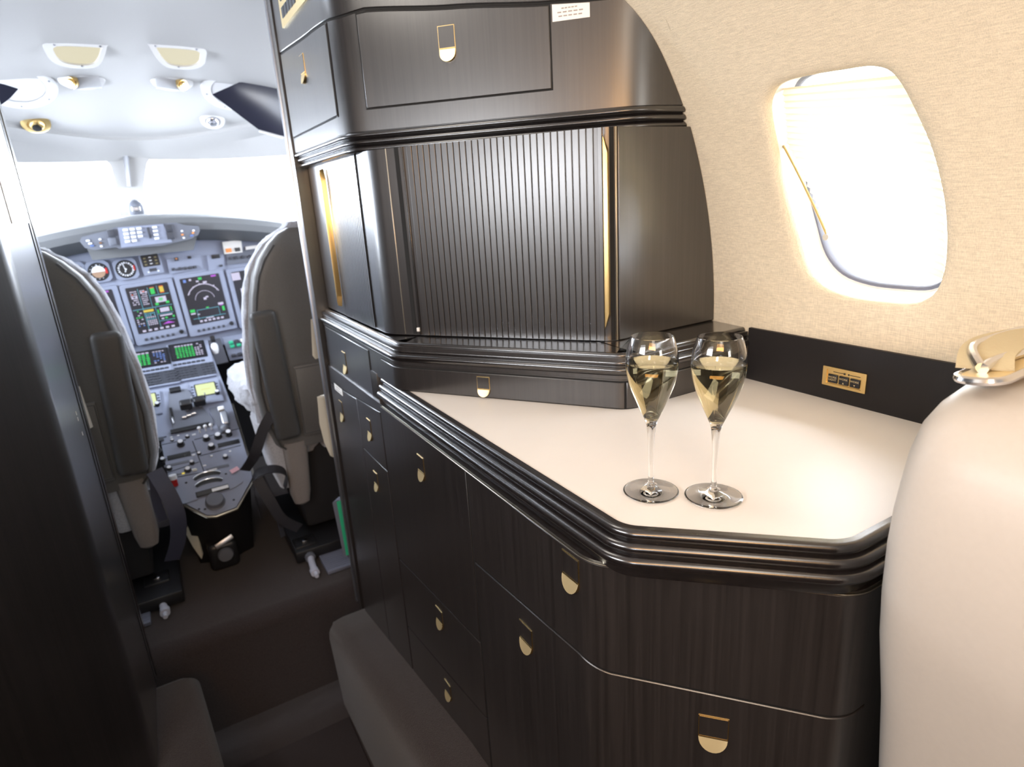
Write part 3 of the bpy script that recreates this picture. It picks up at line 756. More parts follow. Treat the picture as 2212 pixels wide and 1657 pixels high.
# ------------------------------------------------------------------ tall wardrobe on the left
LP = Path([(-.95, .86), (-.62, 1.05), (-.222, 1.585), (-.217, 2.00)], [0, .05, .07, 0])
class Rev:                                              # same path with outward normals to the aisle
    pass
for i in range(len(LP.n)): LP.n[i] = -LP.n[i]
ward = thing('wardrobe', 'tall dark oak wardrobe closing off the left side, its rounded edge shining in daylight', 'wardrobe', (-.5, 1.5, -1.39))
bm = NB(); rows = []
for z in zlist(-1.37, .62, 20):
    def cl(p): return Vector((max(p.x, 2 * XC - wallx(z) + .004), p.y, z))
    rows.append([cl(p) for p in LP.p] + [cl(Vector((-.90, 2.0)))])
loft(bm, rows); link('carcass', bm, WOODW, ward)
def lpanel(name, s0, s1, z0, z1, o, m=WOOD):
    bm = NB(); LPn = LP
    rows = []
    for q in [s0] + [x for x in LP.s if s0 + .004 < x < s1 - .004] + [s1]:
        p, n = LP.at(q); rows.append([Vector((p.x + n.x * oo, p.y + n.y * oo, z)) for oo, z in ((-.002, z0), (o, z0), (o, z1), (-.002, z1))])
    loft(bm, rows); return link(name, bm, m, ward)
sJ = LP.near(-.2195, 1.80)
lpanel('edge_trim', LP.L - .030, LP.L, -1.37, .60, .004, WOODS)
lpanel('edge_groove', LP.L - .075, LP.L - .072, -1.37, .60, .0008, GAP)
lpanel('latch_plate', LP.near(-.22, 1.70), LP.near(-.2175, 1.92), .004, .34, .0016, WHITEP)
for z, dy in ((-.462, 0), (-.478, .002), (-.520, .01)):
    bm = NB(); M = F((LP.at(LP.L - .13)[0].x + .0012, 1.84 + dy, z), (0, 1, 0), (0, 0, 1)); box(bm, (0, 0, 0), (.0015, .010, .0012), M); link('scratch', bm, LABEL, ward)

# ------------------------------------------------------------------ cockpit shell
def ceilz(x, y):
    t = .60 - .0 * y
    t = lerp(.62, .585, (y - 1.9) / .4) if y < 2.3 else lerp(.585, .345, (y - 2.3) / 1.15)
    return t - .16 * abs((x - .09) / .9) ** 2.6
def hy(x): return 3.40 - 1.35 * ((x - .09)) ** 2                       # forward rim of the headliner
bm = NB(); rows = []
for i in range(25):
    x = lerp(-.82, 1.0, i / 24); r = []
    for j in range(15): y = lerp(1.93, hy(x), j / 14); r.append(Vector((x, y, ceilz(x, y))))
    for dz, dy in ((-.010, .012), (-.022, .012)): r.append(Vector((x, hy(x) + dy, ceilz(x, hy(x)) + dz)))
    ye = hy(x) + .16; r.append(Vector((x, ye - .05, ceilz(x, hy(x)) - .062))); r.append(Vector((x, ye, .275 - .05 * abs(x - .09))))
    r.append(Vector((x, ye + .012, .265 - .05 * abs(x - .09)))); r.append(Vector((x, ye + .06, .275 - .05 * abs(x - .09)))); rows.append(r)
grid(bm, rows); struct('ceiling', bm, LINER)
def ceilhit(px, py):
    r = ray(px, py); a, b = 1.95 / r.y, 3.6 / r.y
    for _ in range(40):
        m = (a + b) / 2; p = r * m
        if p.z > ceilz(p.x, p.y): b = m
        else: a = m
    p = r * ((a + b) / 2)
    dzx = (ceilz(p.x + .01, p.y) - ceilz(p.x - .01, p.y)) / .02; dzy = (ceilz(p.x, p.y + .01) - ceilz(p.x, p.y - .01)) / .02
    return p, F(p, Vector((1, 0, dzx)), Vector((0, 1, dzy)))           # n points up; down is -n
bm = NB()
for s in (-1, 1):                                                     # side walls with a window opening each
    x = .09 + s * .93
    grid(bm, [[Vector((x + s * .0, y, z)) for z in (-1.39, -.6, -.22)] for y in (1.94, 2.6, 3.3, 3.9)])
    grid(bm, [[Vector((x - s * max(0, (z - .30)) * .5, y, z)) for z in (.32, .5, .64)] for y in (1.94, 2.6, 3.3)])
    for y0, y1 in ((1.94, 2.35), (3.26, 3.36)): grid(bm, [[Vector((x, y, z)) for z in (-.22, .32)] for y in (y0, y1)])
struct('wall_front', bm, LINER)
bm = NB()
for s in (-1, 1): grid(bm, [[Vector((.09 + s * .94, y, z)) for z in (-.22, .32)] for y in (2.35, 3.26)])
struct('window_2', bm, PANE, 0)
# windshield: centre post, sill and panes
bm = NB(); c0 = ony(276, 345, 3.56); c1 = ony(287, 455, 3.52)
loft(bm, [[Vector((c.x - w_, c.y, c.z)), Vector((c.x + w_, c.y, c.z)), Vector((c.x + w_, c.y + .05, c.z)), Vector((c.x - w_, c.y + .05, c.z))] for c, w_ in ((c1 - Vector((0, 0, .06)), .055), (c1, .055), (lerp(c0, c1, .5), .056), (c0 - Vector((0, 0, .02)), .075), (c0 + Vector((0, 0, .03)), .11))])
struct('trim_4', bm, LINER)
bm = NB(); tube(bm, [lerp(c0, c1, t) + Vector((-.004, -.012, .02)) for t in (-.2, 0, .3, .62)], [.012, .012, .010, .009], 8); struct('trim_5', bm, STEEL)
wn = 3
for s in (-1, 1):
    bm = NB(); grid(bm, [[Vector((.035 + s * a, 3.60 - .28 * a * a, z)) for z in (-.10, .30)] for a in (.06, .3, .6, .92)]); struct('window_%d' % wn, bm, PANE, 40); wn += 1
bm = NB(); rows = []
for i in range(25):
    a = lerp(-.95, 1.0, i / 24); yb = 3.62 - .26 * (a - .09) ** 2
    rows.append([Vector((a, yb - .02, -.12)), Vector((a, yb - .02, -.02 - .12 * (a - .09) ** 2)), Vector((a, yb + .10, -.01 - .12 * (a - .09) ** 2)), Vector((a, yb + .10, -.12))])
loft(bm, rows); struct('trim_6', bm, LINER)

# ------------------------------------------------------------------ overhead fittings
def fit(px, py): return ceilhit(px, py)
def dn(M, x, y, d): return M @ Vector((x, y, -d))
TILT = 24
for (px, py, sg, lab) in ((168, 108, -1, 'left cream reading lamp in a white bezel on the cockpit ceiling'), (382, 112, 1, 'right cream reading lamp in a white bezel on the cockpit ceiling')):
    p, M = fit(px, py); t = thing('reading_lamp', lab, 'ceiling lamp', p, 'reading lamps on the cockpit ceiling')
    Md = M @ T(0, 0, -.012) @ Matrix.Rotation(PI, 4, 'X') @ Matrix.Rotation(math.radians(-TILT), 4, 'X')
    O = [(-.086, .0), (-.070, -.034), (-.030, -.050), (.030, -.048), (.060, -.020), (.082, .036), (.076, .048), (-.072, .048)]
    O = [(x * -sg, y * 1.0) for x, y in O]
    O = catmull_closed(O, 4); I = [(x * .76 + .002, y * .72 - .002) for x, y in O]
    bm = NB(); ringprism(bm, O, I, Md, -.022, .007); 
    bmesh.ops.bevel(bm, geom=[e for e in bm.edges if e.calc_face_angle(0) > 1.2], offset=.0015, segments=2, affect='EDGES'); link('bezel', bm, WHITEP, t)
    bm = NB(); prism(bm, I, Md, -.003, -.001); link('lens', bm, LAMP, t)
    for sx, sy in ((-.058, .038), (.064, .038), (0, -.041)):
        bm = NB(); q = Md @ Vector((sx * -sg, sy, .006)); cyl(bm, q, q + (Md.to_3x3() @ Vector((0, 0, .002))), .003, seg=10); link('screw', bm, STEEL, t)
for (px, py, sg, lab) in ((176, 172, 1, 'left white eyeball spotlight with gold nozzle under its reading lamp'), (372, 176, -1, 'right white eyeball spotlight with gold nozzle under its reading lamp')):
    p, M = fit(px, py); Md = M @ Matrix.Rotation(PI, 4, 'X') @ Matrix.Rotation(math.radians(-14), 4, 'X'); t = thing('map_light', lab, 'spotlight', p, 'map lights on the cockpit ceiling')
    bm = NB(); lathe(bm, [(.001, 0), (.072, 0), (.070, .005), (.05, .008), (.001, .009)], Md @ Matrix.Diagonal((1, .7, 1, 1)), 32, 0, True); link('base_plate', bm, WHITEP, t)
    bm = NB(); rows = []                                   # wedge shaped hood, open towards the pilot
    for f in range(9):
        a = f / 8; w_ = lerp(.030, .078, a); h = lerp(.034, .012, a); xx = sg * lerp(-.035, .055, a)
        rows.append([Md @ Vector((xx, y_ * w_ * .55, .002 + h * math.cos(y_ * PI / 2) ** .5 * 1.1)) for y_ in [-1 + k / 4 for k in range(9)]])
    grid(bm, rows); bmesh.ops.solidify(bm, geom=bm.faces[:], thickness=.003); link('hood', bm, WHITE, t)
    bm = NB(); d = (Md.to_3x3() @ Vector((-sg * .5, .55, .75))).normalized(); q = Md @ Vector((-sg * .022, .006, .010))
    cyl(bm, q, q + d * .022, .019, .019, 20); cyl(bm, q + d * .022, q + d * .034, .015, .013, 20); link('gold_nozzle', bm, GOLD, t)
for (px, py, dx, lab) in ((40, 180, 0, 'round white mounting ring of the left sun visor, cut off by the wardrobe'), (500, 190, 1, 'round white mounting ring behind the dark right sun visor')):
    p, M = fit(px, py); Md = M @ T(0, 0, -.010) @ Matrix.Rotation(PI, 4, 'X') @ Matrix.Rotation(math.radians(-TILT * .8), 4, 'X'); t = thing('mounting_ring', lab, 'ring', p)
    bm = NB(); lathe(bm, [(.075, -.03), (.110, -.03), (.108, .006), (.098, .009), (.080, .008), (.075, .004)], Md @ Matrix.Diagonal((1, .95, 1, 1)), 44); link('ring', bm, WHITEP, t)
    bm = NB(); lathe(bm, [(.0005, .001), (.074, .001), (.0745, .0025), (.0005, .003)], Md @ Matrix.Diagonal((1, .95, 1, 1)), 40, 0, True); link('disc', bm, WHITE, t)
    for k in range(6):
        a = k * PI / 3 + .3; bm = NB(); q = Md @ Vector((.093 * math.cos(a), .089 * math.sin(a), .008)); cyl(bm, q, q + Md.to_3x3() @ Vector((0, 0, .002)), .003, seg=8); link('screw', bm, STEEL, t)
for (px, py, lab) in ((76, 263, 'gold air gasper with black centre, leftmost on the cockpit ceiling rim'), (459, 256, 'silver and gold air gasper on the right of the cockpit ceiling rim')):
    p, M = fit(px, py); Md = M @ T(0, 0, -.006) @ Matrix.Rotation(PI, 4, 'X') @ Matrix.Rotation(math.radians(-TILT), 4, 'X'); t = thing('air_gasper', lab, 'air vent', p, 'air gaspers on the cockpit ceiling rim')
    gm = GOLD if px < 200 else CHROME
    bm = NB(); lathe(bm, [(.030, -.015), (.050, -.015), (.049, .004), (.040, .008), (.030, .009), (.028, .004)], Md, 36); link('collar', bm, gm if px < 200 else WHITEP, t)
    bm = NB(); lathe(bm, [(.0300, .002), (.028, .010), (.022, .018), (.014, .022), (.001, .022)], Md, 28, 0, True); link('ball', bm, gm, t)
    bm = NB(); lathe(bm, [(.016, .018), (.016, .027), (.012, .029), (.001, .028)], Md, 24, 0, True); link('nozzle', bm, BLACK if px < 200 else CHROME, t)
# sun visors: dark tinted plates
def visor(P, y, lab, tilt):
    t = thing('sun_visor', lab, 'sun visor', ony(P[0][0], P[0][1], y))
    pts = [ony(px, py, y + tilt * i_) for (px, py), i_ in zip(P, [0, .3, 1, 1, .6, .3])]
    bm = NB(); n = Vector((0, 1, .2)).normalized() * .006
    A = [bm.verts.new(q) for q in pts]; B = [bm.verts.new(q + n) for q in pts]; bm.faces.new(A); bm.faces.new(B[::-1])
    for i in range(len(A)): j = (i + 1) % len(A); bm.faces.new((A[i], B[i], B[j], A[j]))
    bmesh.ops.bevel(bm, geom=[e for e in bm.edges], offset=.002, segments=2, affect='EDGES'); link('tinted_plate', bm, TINT, t, 30)
    return t
v = visor([(458, 204), (562, 158), (598, 170), (640, 250), (640, 298), (572, 290)], 2.75, 'dark tinted sun visor hanging folded at the right of the cockpit ceiling', 0)
bm = NB(); q = ony(535, 175, 2.76); tube(bm, [q + Vector((0, .02, .05)), q + Vector((0, .01, .0)), q + Vector((.02, .0, -.03))], .006, 8); link('pivot_arm', bm, STEEL, v)
bm = NB(); q0 = ony(560, 283, 2.74); q1 = ony(612, 297, 2.74); tube(bm, [q0, lerp(q0, q1, .5), q1], .005, 8); link('edge_bead', bm, WHITEP, v)
v = visor([(-10, 178), (12, 183), (40, 192), (22, 212), (4, 226), (-14, 232)], 2.70, 'dark tinted corner of the left sun visor beside its mounting ring', 0)
# magnetic compass on the post
cp = thing('compass', 'small dark standby compass at the foot of the windshield post', 'compass', ony(293, 462, 3.42))
q = ony(293, 448, 3.42); Mc = T(*q)
bm = NB(); lathe(bm, [(.001, -.040), (.030, -.040), (.034, -.02), (.034, .004), (.028, .020), (.016, .030), (.001, .034)], Mc, 24, 0, True); link('housing', bm, PANELD, cp)
bm = NB(); box(bm, (q.x, q.y - .034, q.z - .008), (.034, .006, .022), bev=.003); link('dial_window', bm, STEEL, cp)
bm = NB(); box(bm, (q.x, q.y + .02, q.z - .05), (.05, .05, .03), bev=.006); link('mount', bm, PANELD, cp)

# ------------------------------------------------------------------ glareshield and autopilot panel
gs = thing('glareshield', 'dark padded glareshield arching over the instrument panel', 'glareshield', (.10, 3.3, -.1))
bm = NB(); rows = []
for i in range(41):
    x = lerp(-.86, 1.02, i / 40); d = x - .10; zt = .016 - .22 * d * d - (.10 * max(0, abs(d) - .5)); yf = 3.16 - .10 * d * d
    rows.append([Vector((x, yf + .46 - .22 * d * d, zt - .035)), Vector((x, yf + .30, zt - .004)), Vector((x, yf + .12, zt)), Vector((x, yf + .045, zt - .006)), Vector((x, yf + .012, zt - .022)), Vector((x, yf, zt - .045)), Vector((x, yf + .006, zt - .075)), Vector((x, yf + .03, zt - .085)), Vector((x, yf + .12, zt - .125)), Vector((x, yf + .40, zt - .13))])
loft(bm, rows); link('padded_hood', bm, SHIELD, gs)
YA = 3.13
def fr(px, py, y, ax=.0): # frame on a y-plane facing aft
    return F(ony(px, py, y), (1, 0, .035), (0, 0, 1))
bm = NB()
O = [ony(px, py, YA) for px, py in ((172, 522), (176, 512), (232, 498), (250, 490), (378, 481), (404, 487), (428, 488), (432, 498), (428, 508), (412, 516), (352, 530), (258, 538), (250, 534), (205, 540), (184, 536))]
A = [bm.verts.new(q) for q in O]; B = [bm.verts.new(q + Vector((0, .06, 0))) for q in O]; bm.faces.new(A); bm.faces.new(B[::-1])
for i in range(len(A)): j = (i + 1) % len(A); bm.faces.new((A[i], B[i], B[j], A[j]))
ap = link('autopilot_panel', bm, PANELD, gs)
bm = NB(); O = [ony(px, py, YA - .004) for px, py in ((254, 492), (352, 484), (372, 523), (262, 535))]
A = [bm.verts.new(q) for q in O]; B = [bm.verts.new(q + Vector((0, .01, 0))) for q in O]; bm.faces.new(A); bm.faces.new(B[::-1])
for i in range(4): j = (i + 1) % 4; bm.faces.new((A[i], B[i], B[j], A[j]))
link('centre_plate', bm, PANEL, ap)
def chip(par, px, py, y, w_, h_, m, name='button', d=.006, rot=-.13):
    M = F(ony(px, py, y), (1, 0, .03), (0, 0, 1)); bm = NB(); box(bm, (0, 0, -.0), (w_, h_, d), M, bev=min(w_, h_, d) * .2); return link(name, bm, m, par)
for r_ in range(4):
    for c_ in range(3):
        if (r_, c_) == (3, 2): continue
        chip(ap, 271 + c_ * 14.5 + r_ * 1.6, 497 + r_ * 8.2 - c_ * 1.6, YA - .008, .019, .010, LEGEND)
    chip(ap, 334 + r_ * 1.6, 491 + r_ * 8, YA - .008, .018, .009, LEGEND)
chip(ap, 322, 503, YA - .009, .010, .045, KEY, 'thumbwheel')
for bx, by, mm in ((190, 520, LEGEND), (195, 526, LEGEND), (199, 531, SCR['b']), (216, 517, LEGEND), (217, 525, SCR['o']), (219, 532, LEGEND), (393, 499, LEGEND), (394, 507, ORANGE), (397, 514, LEGEND), (418, 498, LEGEND), (417, 503, ORANGE), (414, 509, SCR['b'])):
    chip(ap, bx, by, YA - .003, .013 if mm in (SCR['b'],) or bx < 200 else .009, .007, mm, 'annunciator', .003)
for px, py in ((240, 504), (243, 522), (365, 493), (368, 509)):
    chip(ap, px, py, YA - .004, .028, .030, KEY if py < 510 else PANELD, 'switch_block', .008)
bm = NB(); O = [ony(px, py, 3.20) for px, py in ((188, 538), (425, 512), (418, 540), (200, 562))]
A = [bm.verts.new(q) for q in O]; B = [bm.verts.new(q + Vector((0, .1, 0))) for q in O]; bm.faces.new(A); bm.faces.new(B[::-1])
for i in range(4): j = (i + 1) % 4; bm.faces.new((A[i], B[i], B[j], A[j]))
link('underside', bm, SHIELD, gs)

# ------------------------------------------------------------------ main instrument panel
YP = 3.30
ip = thing('instrument_panel', 'blue-grey cockpit instrument panel with tall colour displays and round gauges', 'instrument panel', (.11, YP, -.62))
bm = NB(); box(bm, (.11, YP + .045, -.36), (1.60, .08, .53), bev=.006); link('panel_board', bm, PANEL, ip)
def quad(bm, M, u, v, w_, h_, d, mi, th=.0008): box(bm, (u, v, d), (w_, h_, th), M, mi=mi)
KEYS = 'kwcgmyrblo'
def screenmesh(par, M, W, H, items, name='screen', bgk='k'):
    """items: (kind, ...) drawn in 0..1 coordinates; one mesh, one surface per colour"""
    bm = NB(); prism(bm, rrect(W, H, .004, 3), M, 0, .0010, KEYS.index(bgk))
    for it in items:
        k = it[0]; mi = KEYS.index(it[1])
        if k == 'r': quad(bm, M, (it[2] - .5) * W, (it[3] - .5) * H, it[4] * W, it[5] * H, .0016, mi)
        elif k == 'arc':
            cx, cy, r, a0, a1, th = it[2:]; n = 18
            for q in range(n):
                for_ = []
                a = math.radians(lerp(a0, a1, q / n)); b = math.radians(lerp(a0, a1, (q + 1) / n))
                for rr, aa in ((r, a), (r + th, a), (r + th, b), (r, b)): for_.append(bm.verts.new(M @ Vector(((cx - .5) * W + rr * math.cos(aa) * W, (cy - .5) * H + rr * math.sin(aa) * W, .0017))))
                bm.faces.new(for_[::-1]).material_index = mi
        elif k == 'p': prism(bm, [((x - .5) * W, (y - .5) * H) for x, y in it[2]], M, .0011, .0017, mi)
    return link(name, bm, [SCR[c] for c in KEYS], par, 0)
def txt(rnd, k, x, y, w_, h_, n=4, dens=.75):
    out = []
    for i in range(n):
        if rnd.random() < dens: out.append(('r', k, x - w_ / 2 + w_ * (i + .5) / n, y, w_ / n * rnd.uniform(.5, .85), h_))
    return out
rnd = random.Random(3)
def nav_items():
    it = [('arc', 'w', .5, .50, .42, 25, 155, .025), ('arc', 'w', .5, .50, .24, 5, 175, .012), ('r', 'w', .50, .52, .07, .05), ('r', 'w', .56, .55, .07, .03), ('r', 'g', .5, .95, .09, .05), ('r', 'w', .42, .90, .07, .03), ('r', 'm', .85, .965, .13, .035),
          ('r', 'b', .11, .94, .07, .06), ('r', 'w', .25, .95, .06, .04), ('r', 'w', .60, .86, .10, .04), ('r', 'w', .45, .84, .025, .03), ('r', 'w', .28, .79, .03, .03), ('r', 'w', .80, .76, .03, .03),
          ('r', 'c', .5, .30, .56, .010), ('r', 'c', .22, .20, .010, .22), ('r', 'c', .78, .22, .010, .18), ('r', 'c', .5, .125, .84, .010), ('r', 'g', .11, .30, .12, .06), ('r', 'w', .11, .24, .12, .03), ('r', 'g', .50, .325, .07, .025),
          ('r', 'g', .90, .25, .06, .10), ('r', 'w', .86, .36, .14, .05), ('r', 'm', .87, .33, .08, .02), ('r', 'w', .24, .21, .06, .02), ('r', 'w', .5, .105, .20, .02)]
    for k in range(7): it += [('r', 'w', .45 + .42 * math.cos(math.radians(30 + k * 20)) * .96 + .05, .5 + .42 * math.sin(math.radians(30 + k * 20)) * .80, .012, .02)]
    for k in range(6): it += [('r', 'w', .26 + k * .11, .055, .07, .04)]
    return it
def eng_items():
    it = []
    for k in range(7): it += txt(rnd, 'w', .15, .90 - k * .045, .16, .025, 4, .9)
    it += [('r', 'r', .12, .84, .03, .02), ('r', 'w', .10, .775, .03, .05), ('r', 'w', .20, .775, .03, .05)]
    for k in range(8): it += txt(rnd, 'w', .38, .90 - k * .042, .15, .022, 4, .9)
    it += [('r', 'w', .33, .86, .04, .04), ('r', 'w', .45, .86, .04, .04), ('r', 'r', .39, .88, .05, .02), ('r', 'c', .27, .5, .012, .90), ('r', 'c', .50, .73, .010, .44), ('r', 'c', .72, .87, .010, .18),
           ('r', 'g', .60, .86, .10, .13), ('r', 'r', .60, .93, .10, .02), ('r', 'y', .82, .87, .10, .13), ('r', 'r', .82, .935, .10, .02), ('r', 'r', .82, .805, .10, .02), ('r', 'c', .74, .765, .46, .012),
           ('r', 'w', .74, .66, .26, .12), ('r', 'g', .74, .66, .10, .07), ('r', 'g', .62, .57, .08, .05), ('r', 'g', .88, .58, .08, .05), ('r', 'c', .5, .515, .94, .012), ('r', 'y', .38, .46, .24, .05), ('r', 'c', .56, .28, .010, .46)]
    for k in range(7): it += txt(rnd, ['c', 'c', 'w', 'c', 'w', 'w', 'w'][k], .40, .40 - k * .04, .24, .025, 5, .9)
    for k in range(8): it += txt(rnd, ['g', 'w', 'w', 'g', 'w', 'w', 'w', 'b'][k], .13, .48 - k * .045, .17, .022, 3, .8)
    it += [('r', 'w', .76, .43, .22, .09), ('r', 'g', .60, .41, .03, .08), ('r', 'g', .92, .43, .03, .09), ('r', 'c', .76, .35, .38, .010), ('r', 'w', .76, .31, .30, .03), ('r', 'g', .75, .25, .06, .03), ('r', 'g', .93, .26, .05, .04), ('r', 'c', .76, .20, .38, .010),
           ('p', 'm', [(.62, .12), (.92, .12), (.77, .17)]), ('r', 'w', .66, .245, .06, .03)]
    for k in range(6): it += [('r', 'w', .15 + k * .14, .045, .08, .04)]
    return it
def display(x0, x1, z0, z1, items, nm_='display'):
    cx, cz = (x0 + x1) / 2, (z0 + z1) / 2; W, H = x1 - x0, z1 - z0
    M = F((cx, YP, cz), (1, 0, .055), (0, 0, 1)); bm = NB()
    prism(bm, rrect(W, H, .008, 3), M, -.004, .014); bmesh.ops.bevel(bm, geom=[e for e in bm.edges if e.calc_face_angle(0) > 1.2], offset=.002, segments=2, affect='EDGES')
    d = link(nm_, bm, PANEL, ip)
    Ms_ = M @ T(-.001, .018, .0145); screenmesh(d, Ms_, W * .80, H * .765, items)
    for k in range(6):
        bm = NB(); box(bm, (-W * .30 + k * W * .105, -H * .425, .016), (W * .055, W * .055, .005), M, bev=.002); link('bezel_key', bm, KEY, d)
    bm = NB(); q = M @ Vector((W * .40, -H * .405, .014)); cyl(bm, q, q - Vector((0, .012, 0)), .010, .009, 16); link('knob', bm, BLACK, d)
    return d
display(-.322, -.110, -.560, -.285, nav_items())
display(-.103, .111, -.557, -.279, eng_items())
display(.120, .333, -.552, -.262, nav_items())
pfd = [('p', 'b', [(.35, .62), (.85, .62), (.85, .80), (.35, .80)]), ('p', 'o', [(.35, .45), (.85, .45), (.85, .62), (.35, .62)]), ('r', 'w', .10, .90, .22, .16), ('r', 'g', .55, .92, .22, .05), ('r', 'm', .2, .3, .06, .05), ('r', 'm', .40, .38, .12, .04), ('r', 'w', .18, .5, .08, .26), ('r', 'b', .22, .06, .09, .07), ('r', 'm', .6, .40, .2, .05), ('arc', 'w', .6, .15, .28, 20, 160, .02)]
display(.345, .560, -.548, -.255, pfd)
display(.570, .785, -.548, -.255, nav_items())
# gauges
def gauge(px, py, kind):
    c = ony(px, py, YP); M = F((c.x, YP, c.z), (1, 0, .055), (0, 0, 1)); bm = NB()
    oct_ = [(-.046, -.032), (-.032, -.046), (.032, -.046), (.046, -.032), (.046, .032), (.032, .046), (-.032, .046), (-.046, .032)]
    prism(bm, oct_, M, -.004, .010); d = link('gauge', bm, PANEL, ip)
    bm = NB(); lathe(bm, [(.0005, .0105), (.036, .0105), (.038, .0125), (.040, .0105)], M, 32, 0, False); link('dial', bm, BLACK, d)
    Mz = M @ T(0, 0, .0112)
    bm = NB(); 
    if kind == 'horizon':
        up = [(.026 * math.cos(a), .026 * math.sin(a)) for a in [PI * k / 12 for k in range(13)]]; lo = [(.026 * math.cos(a), .026 * math.sin(a)) for a in [PI + PI * k / 12 for k in range(13)]]
        prism(bm, up, Mz, 0, .0006, 0); prism(bm, lo, Mz, 0, .0006, 1); prism(bm, [(.026, -.012), (.034, -.010), (.034, .014), (.026, .012)], Mz, 0, .0007, 2); prism(bm, [(-.004, .020), (.004, .020), (0, .034)], Mz, 0, .0007, 3)
        for k in range(10):
            a = math.radians(40 + k * 28); prism(bm, circ(.0016, 6, .031 * math.cos(a), .031 * math.sin(a)), Mz, 0, .0008, 3)
    elif kind == 'altimeter':
        for k in range(20):
            a = 2 * PI * k / 20; R2 = Matrix.Rotation(a, 4, 'Z'); box(bm, (0, .028, .0004), (.0035 if k % 2 else .006, .007, .0006), Mz @ R2, mi=3)
        box(bm, (-.003, .012, .001), (.003, .034, .0008), Mz @ Matrix.Rotation(.15, 4, 'Z'), mi=3); box(bm, (0, -.006, .001), (.004, .016, .0008), Mz @ Matrix.Rotation(-.4, 4, 'Z'), mi=3)
        prism(bm, [(.030, -.010), (.036, -.008), (.036, .014), (.030, .012)], Mz, 0, .0008, 2); prism(bm, circ(.004, 12), Mz, 0, .002, 3)
    else:
        for k in range(14):
            a = 2 * PI * k / 14; box(bm, (0, .029, .0004), (.003, .006, .0006), Mz @ Matrix.Rotation(a, 4, 'Z'), mi=3)
        box(bm, (0, .010, .001), (.003, .030, .0008), Mz @ Matrix.Rotation(1, 4, 'Z'), mi=3)
    link('markings', bm, [PALE, mat('earth_brown', (.35, .22, .14), .6), RED, LEGEND], d)
gauge(213, 587, 'horizon'); gauge(272, 581, 'altimeter'); gauge(160, 590, 'plain')
c = ony(327, 570, YP); M = F((c.x, YP, c.z), (1, 0, .055), (0, 0, 1)); bm = NB(); prism(bm, rrect(.084, .092, .006, 3), M, -.004, .010); lg = link('trim_indicator', bm, PANEL, ip)
bm = NB(); prism(bm, rrect(.070, .052, .004, 3), M @ T(0, .016, .0102), 0, .001); dd = link('display_window', bm, BLACK, lg)
bm = NB()
for r_ in range(3): box(bm, (0, .030 - r_ * .014, .0118), (.010, .004, .0008), M, mi=0); [box(bm, (sx * .022, .028 - r_ * .014, .0118), (.010, .006, .0008), M, mi=1) for sx in (-1, 1)]
for sx in (-1, 1): box(bm, (sx * .020, -.034, .011), (.008, .006, .003), M, mi=0)
box(bm, (0, -.026, .0106), (.030, .014, .002), M, mi=2)
link('markings', bm, [LEGEND, mat('olive_legend', (.20, .17, .08), .6), KEY], lg)
# right upper switch area
def plate(px0, py0, px1, py1, px2, py2, px3, py3, y, m, name, d=.01):
    bm = NB(); O = [ony(a, b, y) for a, b in ((px0, py0), (px1, py1), (px2, py2), (px3, py3))]
    A = [bm.verts.new(q) for q in O]; B = [bm.verts.new(q + Vector((0, d, 0))) for q in O]; bm.faces.new(A); bm.faces.new(B[::-1])
    for i in range(4): j = (i + 1) % 4; bm.faces.new((A[i], B[i], B[j], A[j]))
    return link(name, bm, m, ip)
p1 = plate(360, 560, 432, 550, 438, 580, 366, 592, YP - .004, PANEL, 'switch_plate')
chip(p1, 381, 560, YP - .010, .018, .016, KEY, 'button', .01); chip(p1, 381, 559, YP - .016, .006, .006, ORANGE, 'lamp', .003); chip(p1, 409, 556, YP - .010, .016, .012, BLACK, 'button', .01)
for k, px in enumerate((374, 388, 400, 411, 421)): chip(p1, px, 582 - k * 1.3, YP - .010, .014, .012, KEY, 'knob', .012)
p2 = plate(446, 552, 482, 547, 486, 580, 452, 586, YP - .004, PANEL, 'radio_plate'); chip(p2, 466, 554, YP - .008, .036, .018, BLACK, 'readout', .004); chip(p2, 477, 574, YP - .010, .016, .010, KEY, 'knob', .012)
p3 = plate(488, 546, 560, 538, 562, 564, 491, 572, YP - .004, PANELD, 'radio_plate')
for px in (497, 511, 525, 540): chip(p3, px, 558 - (px - 497) * .1, YP - .010, .014, .014, KEY, 'knob', .012)
p4 = plate(480, 523, 521, 518, 524, 545, 485, 549, YP - .020, LABEL, 'card'); chip(p4, 494, 541, YP - .024, .026, .018, ORANGE, 'picture', .002); chip(p4, 513, 539, YP - .024, .024, .018, LEATHD, 'picture', .002)
p5 = plate(530, 533, 575, 527, 576, 533, 531, 540, YP - .010, LABEL, 'label_strip')
# lower right sub panel (gear lever, switches)
p6 = plate(450, 738, 476, 732, 494, 782, 466, 788, 3.22, PANELD, 'gear_panel', .03)
q = ony(464, 753, 3.20); bm = NB(); lathe(bm, [(.001, -.026), (.011, -.024), (.016, -.01), (.016, .012), (.012, .024), (.001, .028)], T(*q), 20, 0, True); link('gear_lever_knob', bm, WHITEP, p6)
bm = NB(); box(bm, (q.x, q.y + .015, q.z + .045), (.02, .03, .03), bev=.004); link('lever_slot', bm, BLACK, p6)
p7 = plate(481, 731, 575, 715, 585, 764, 497, 779, 3.22, PANEL, 'test_panel', .03)
for (px, py, mm) in ((499, 740, GREENP), (511, 737, KEY), (524, 735, LABEL), (502, 748, GREENP), (516, 745, GREENP), (530, 743, KEY), (505, 768, KEY), (518, 765, KEY), (531, 763, KEY), (544, 760, KEY), (545, 742, KEY)): chip(p7, px, py, 3.214, .020, .015, mm, 'knob', .014)
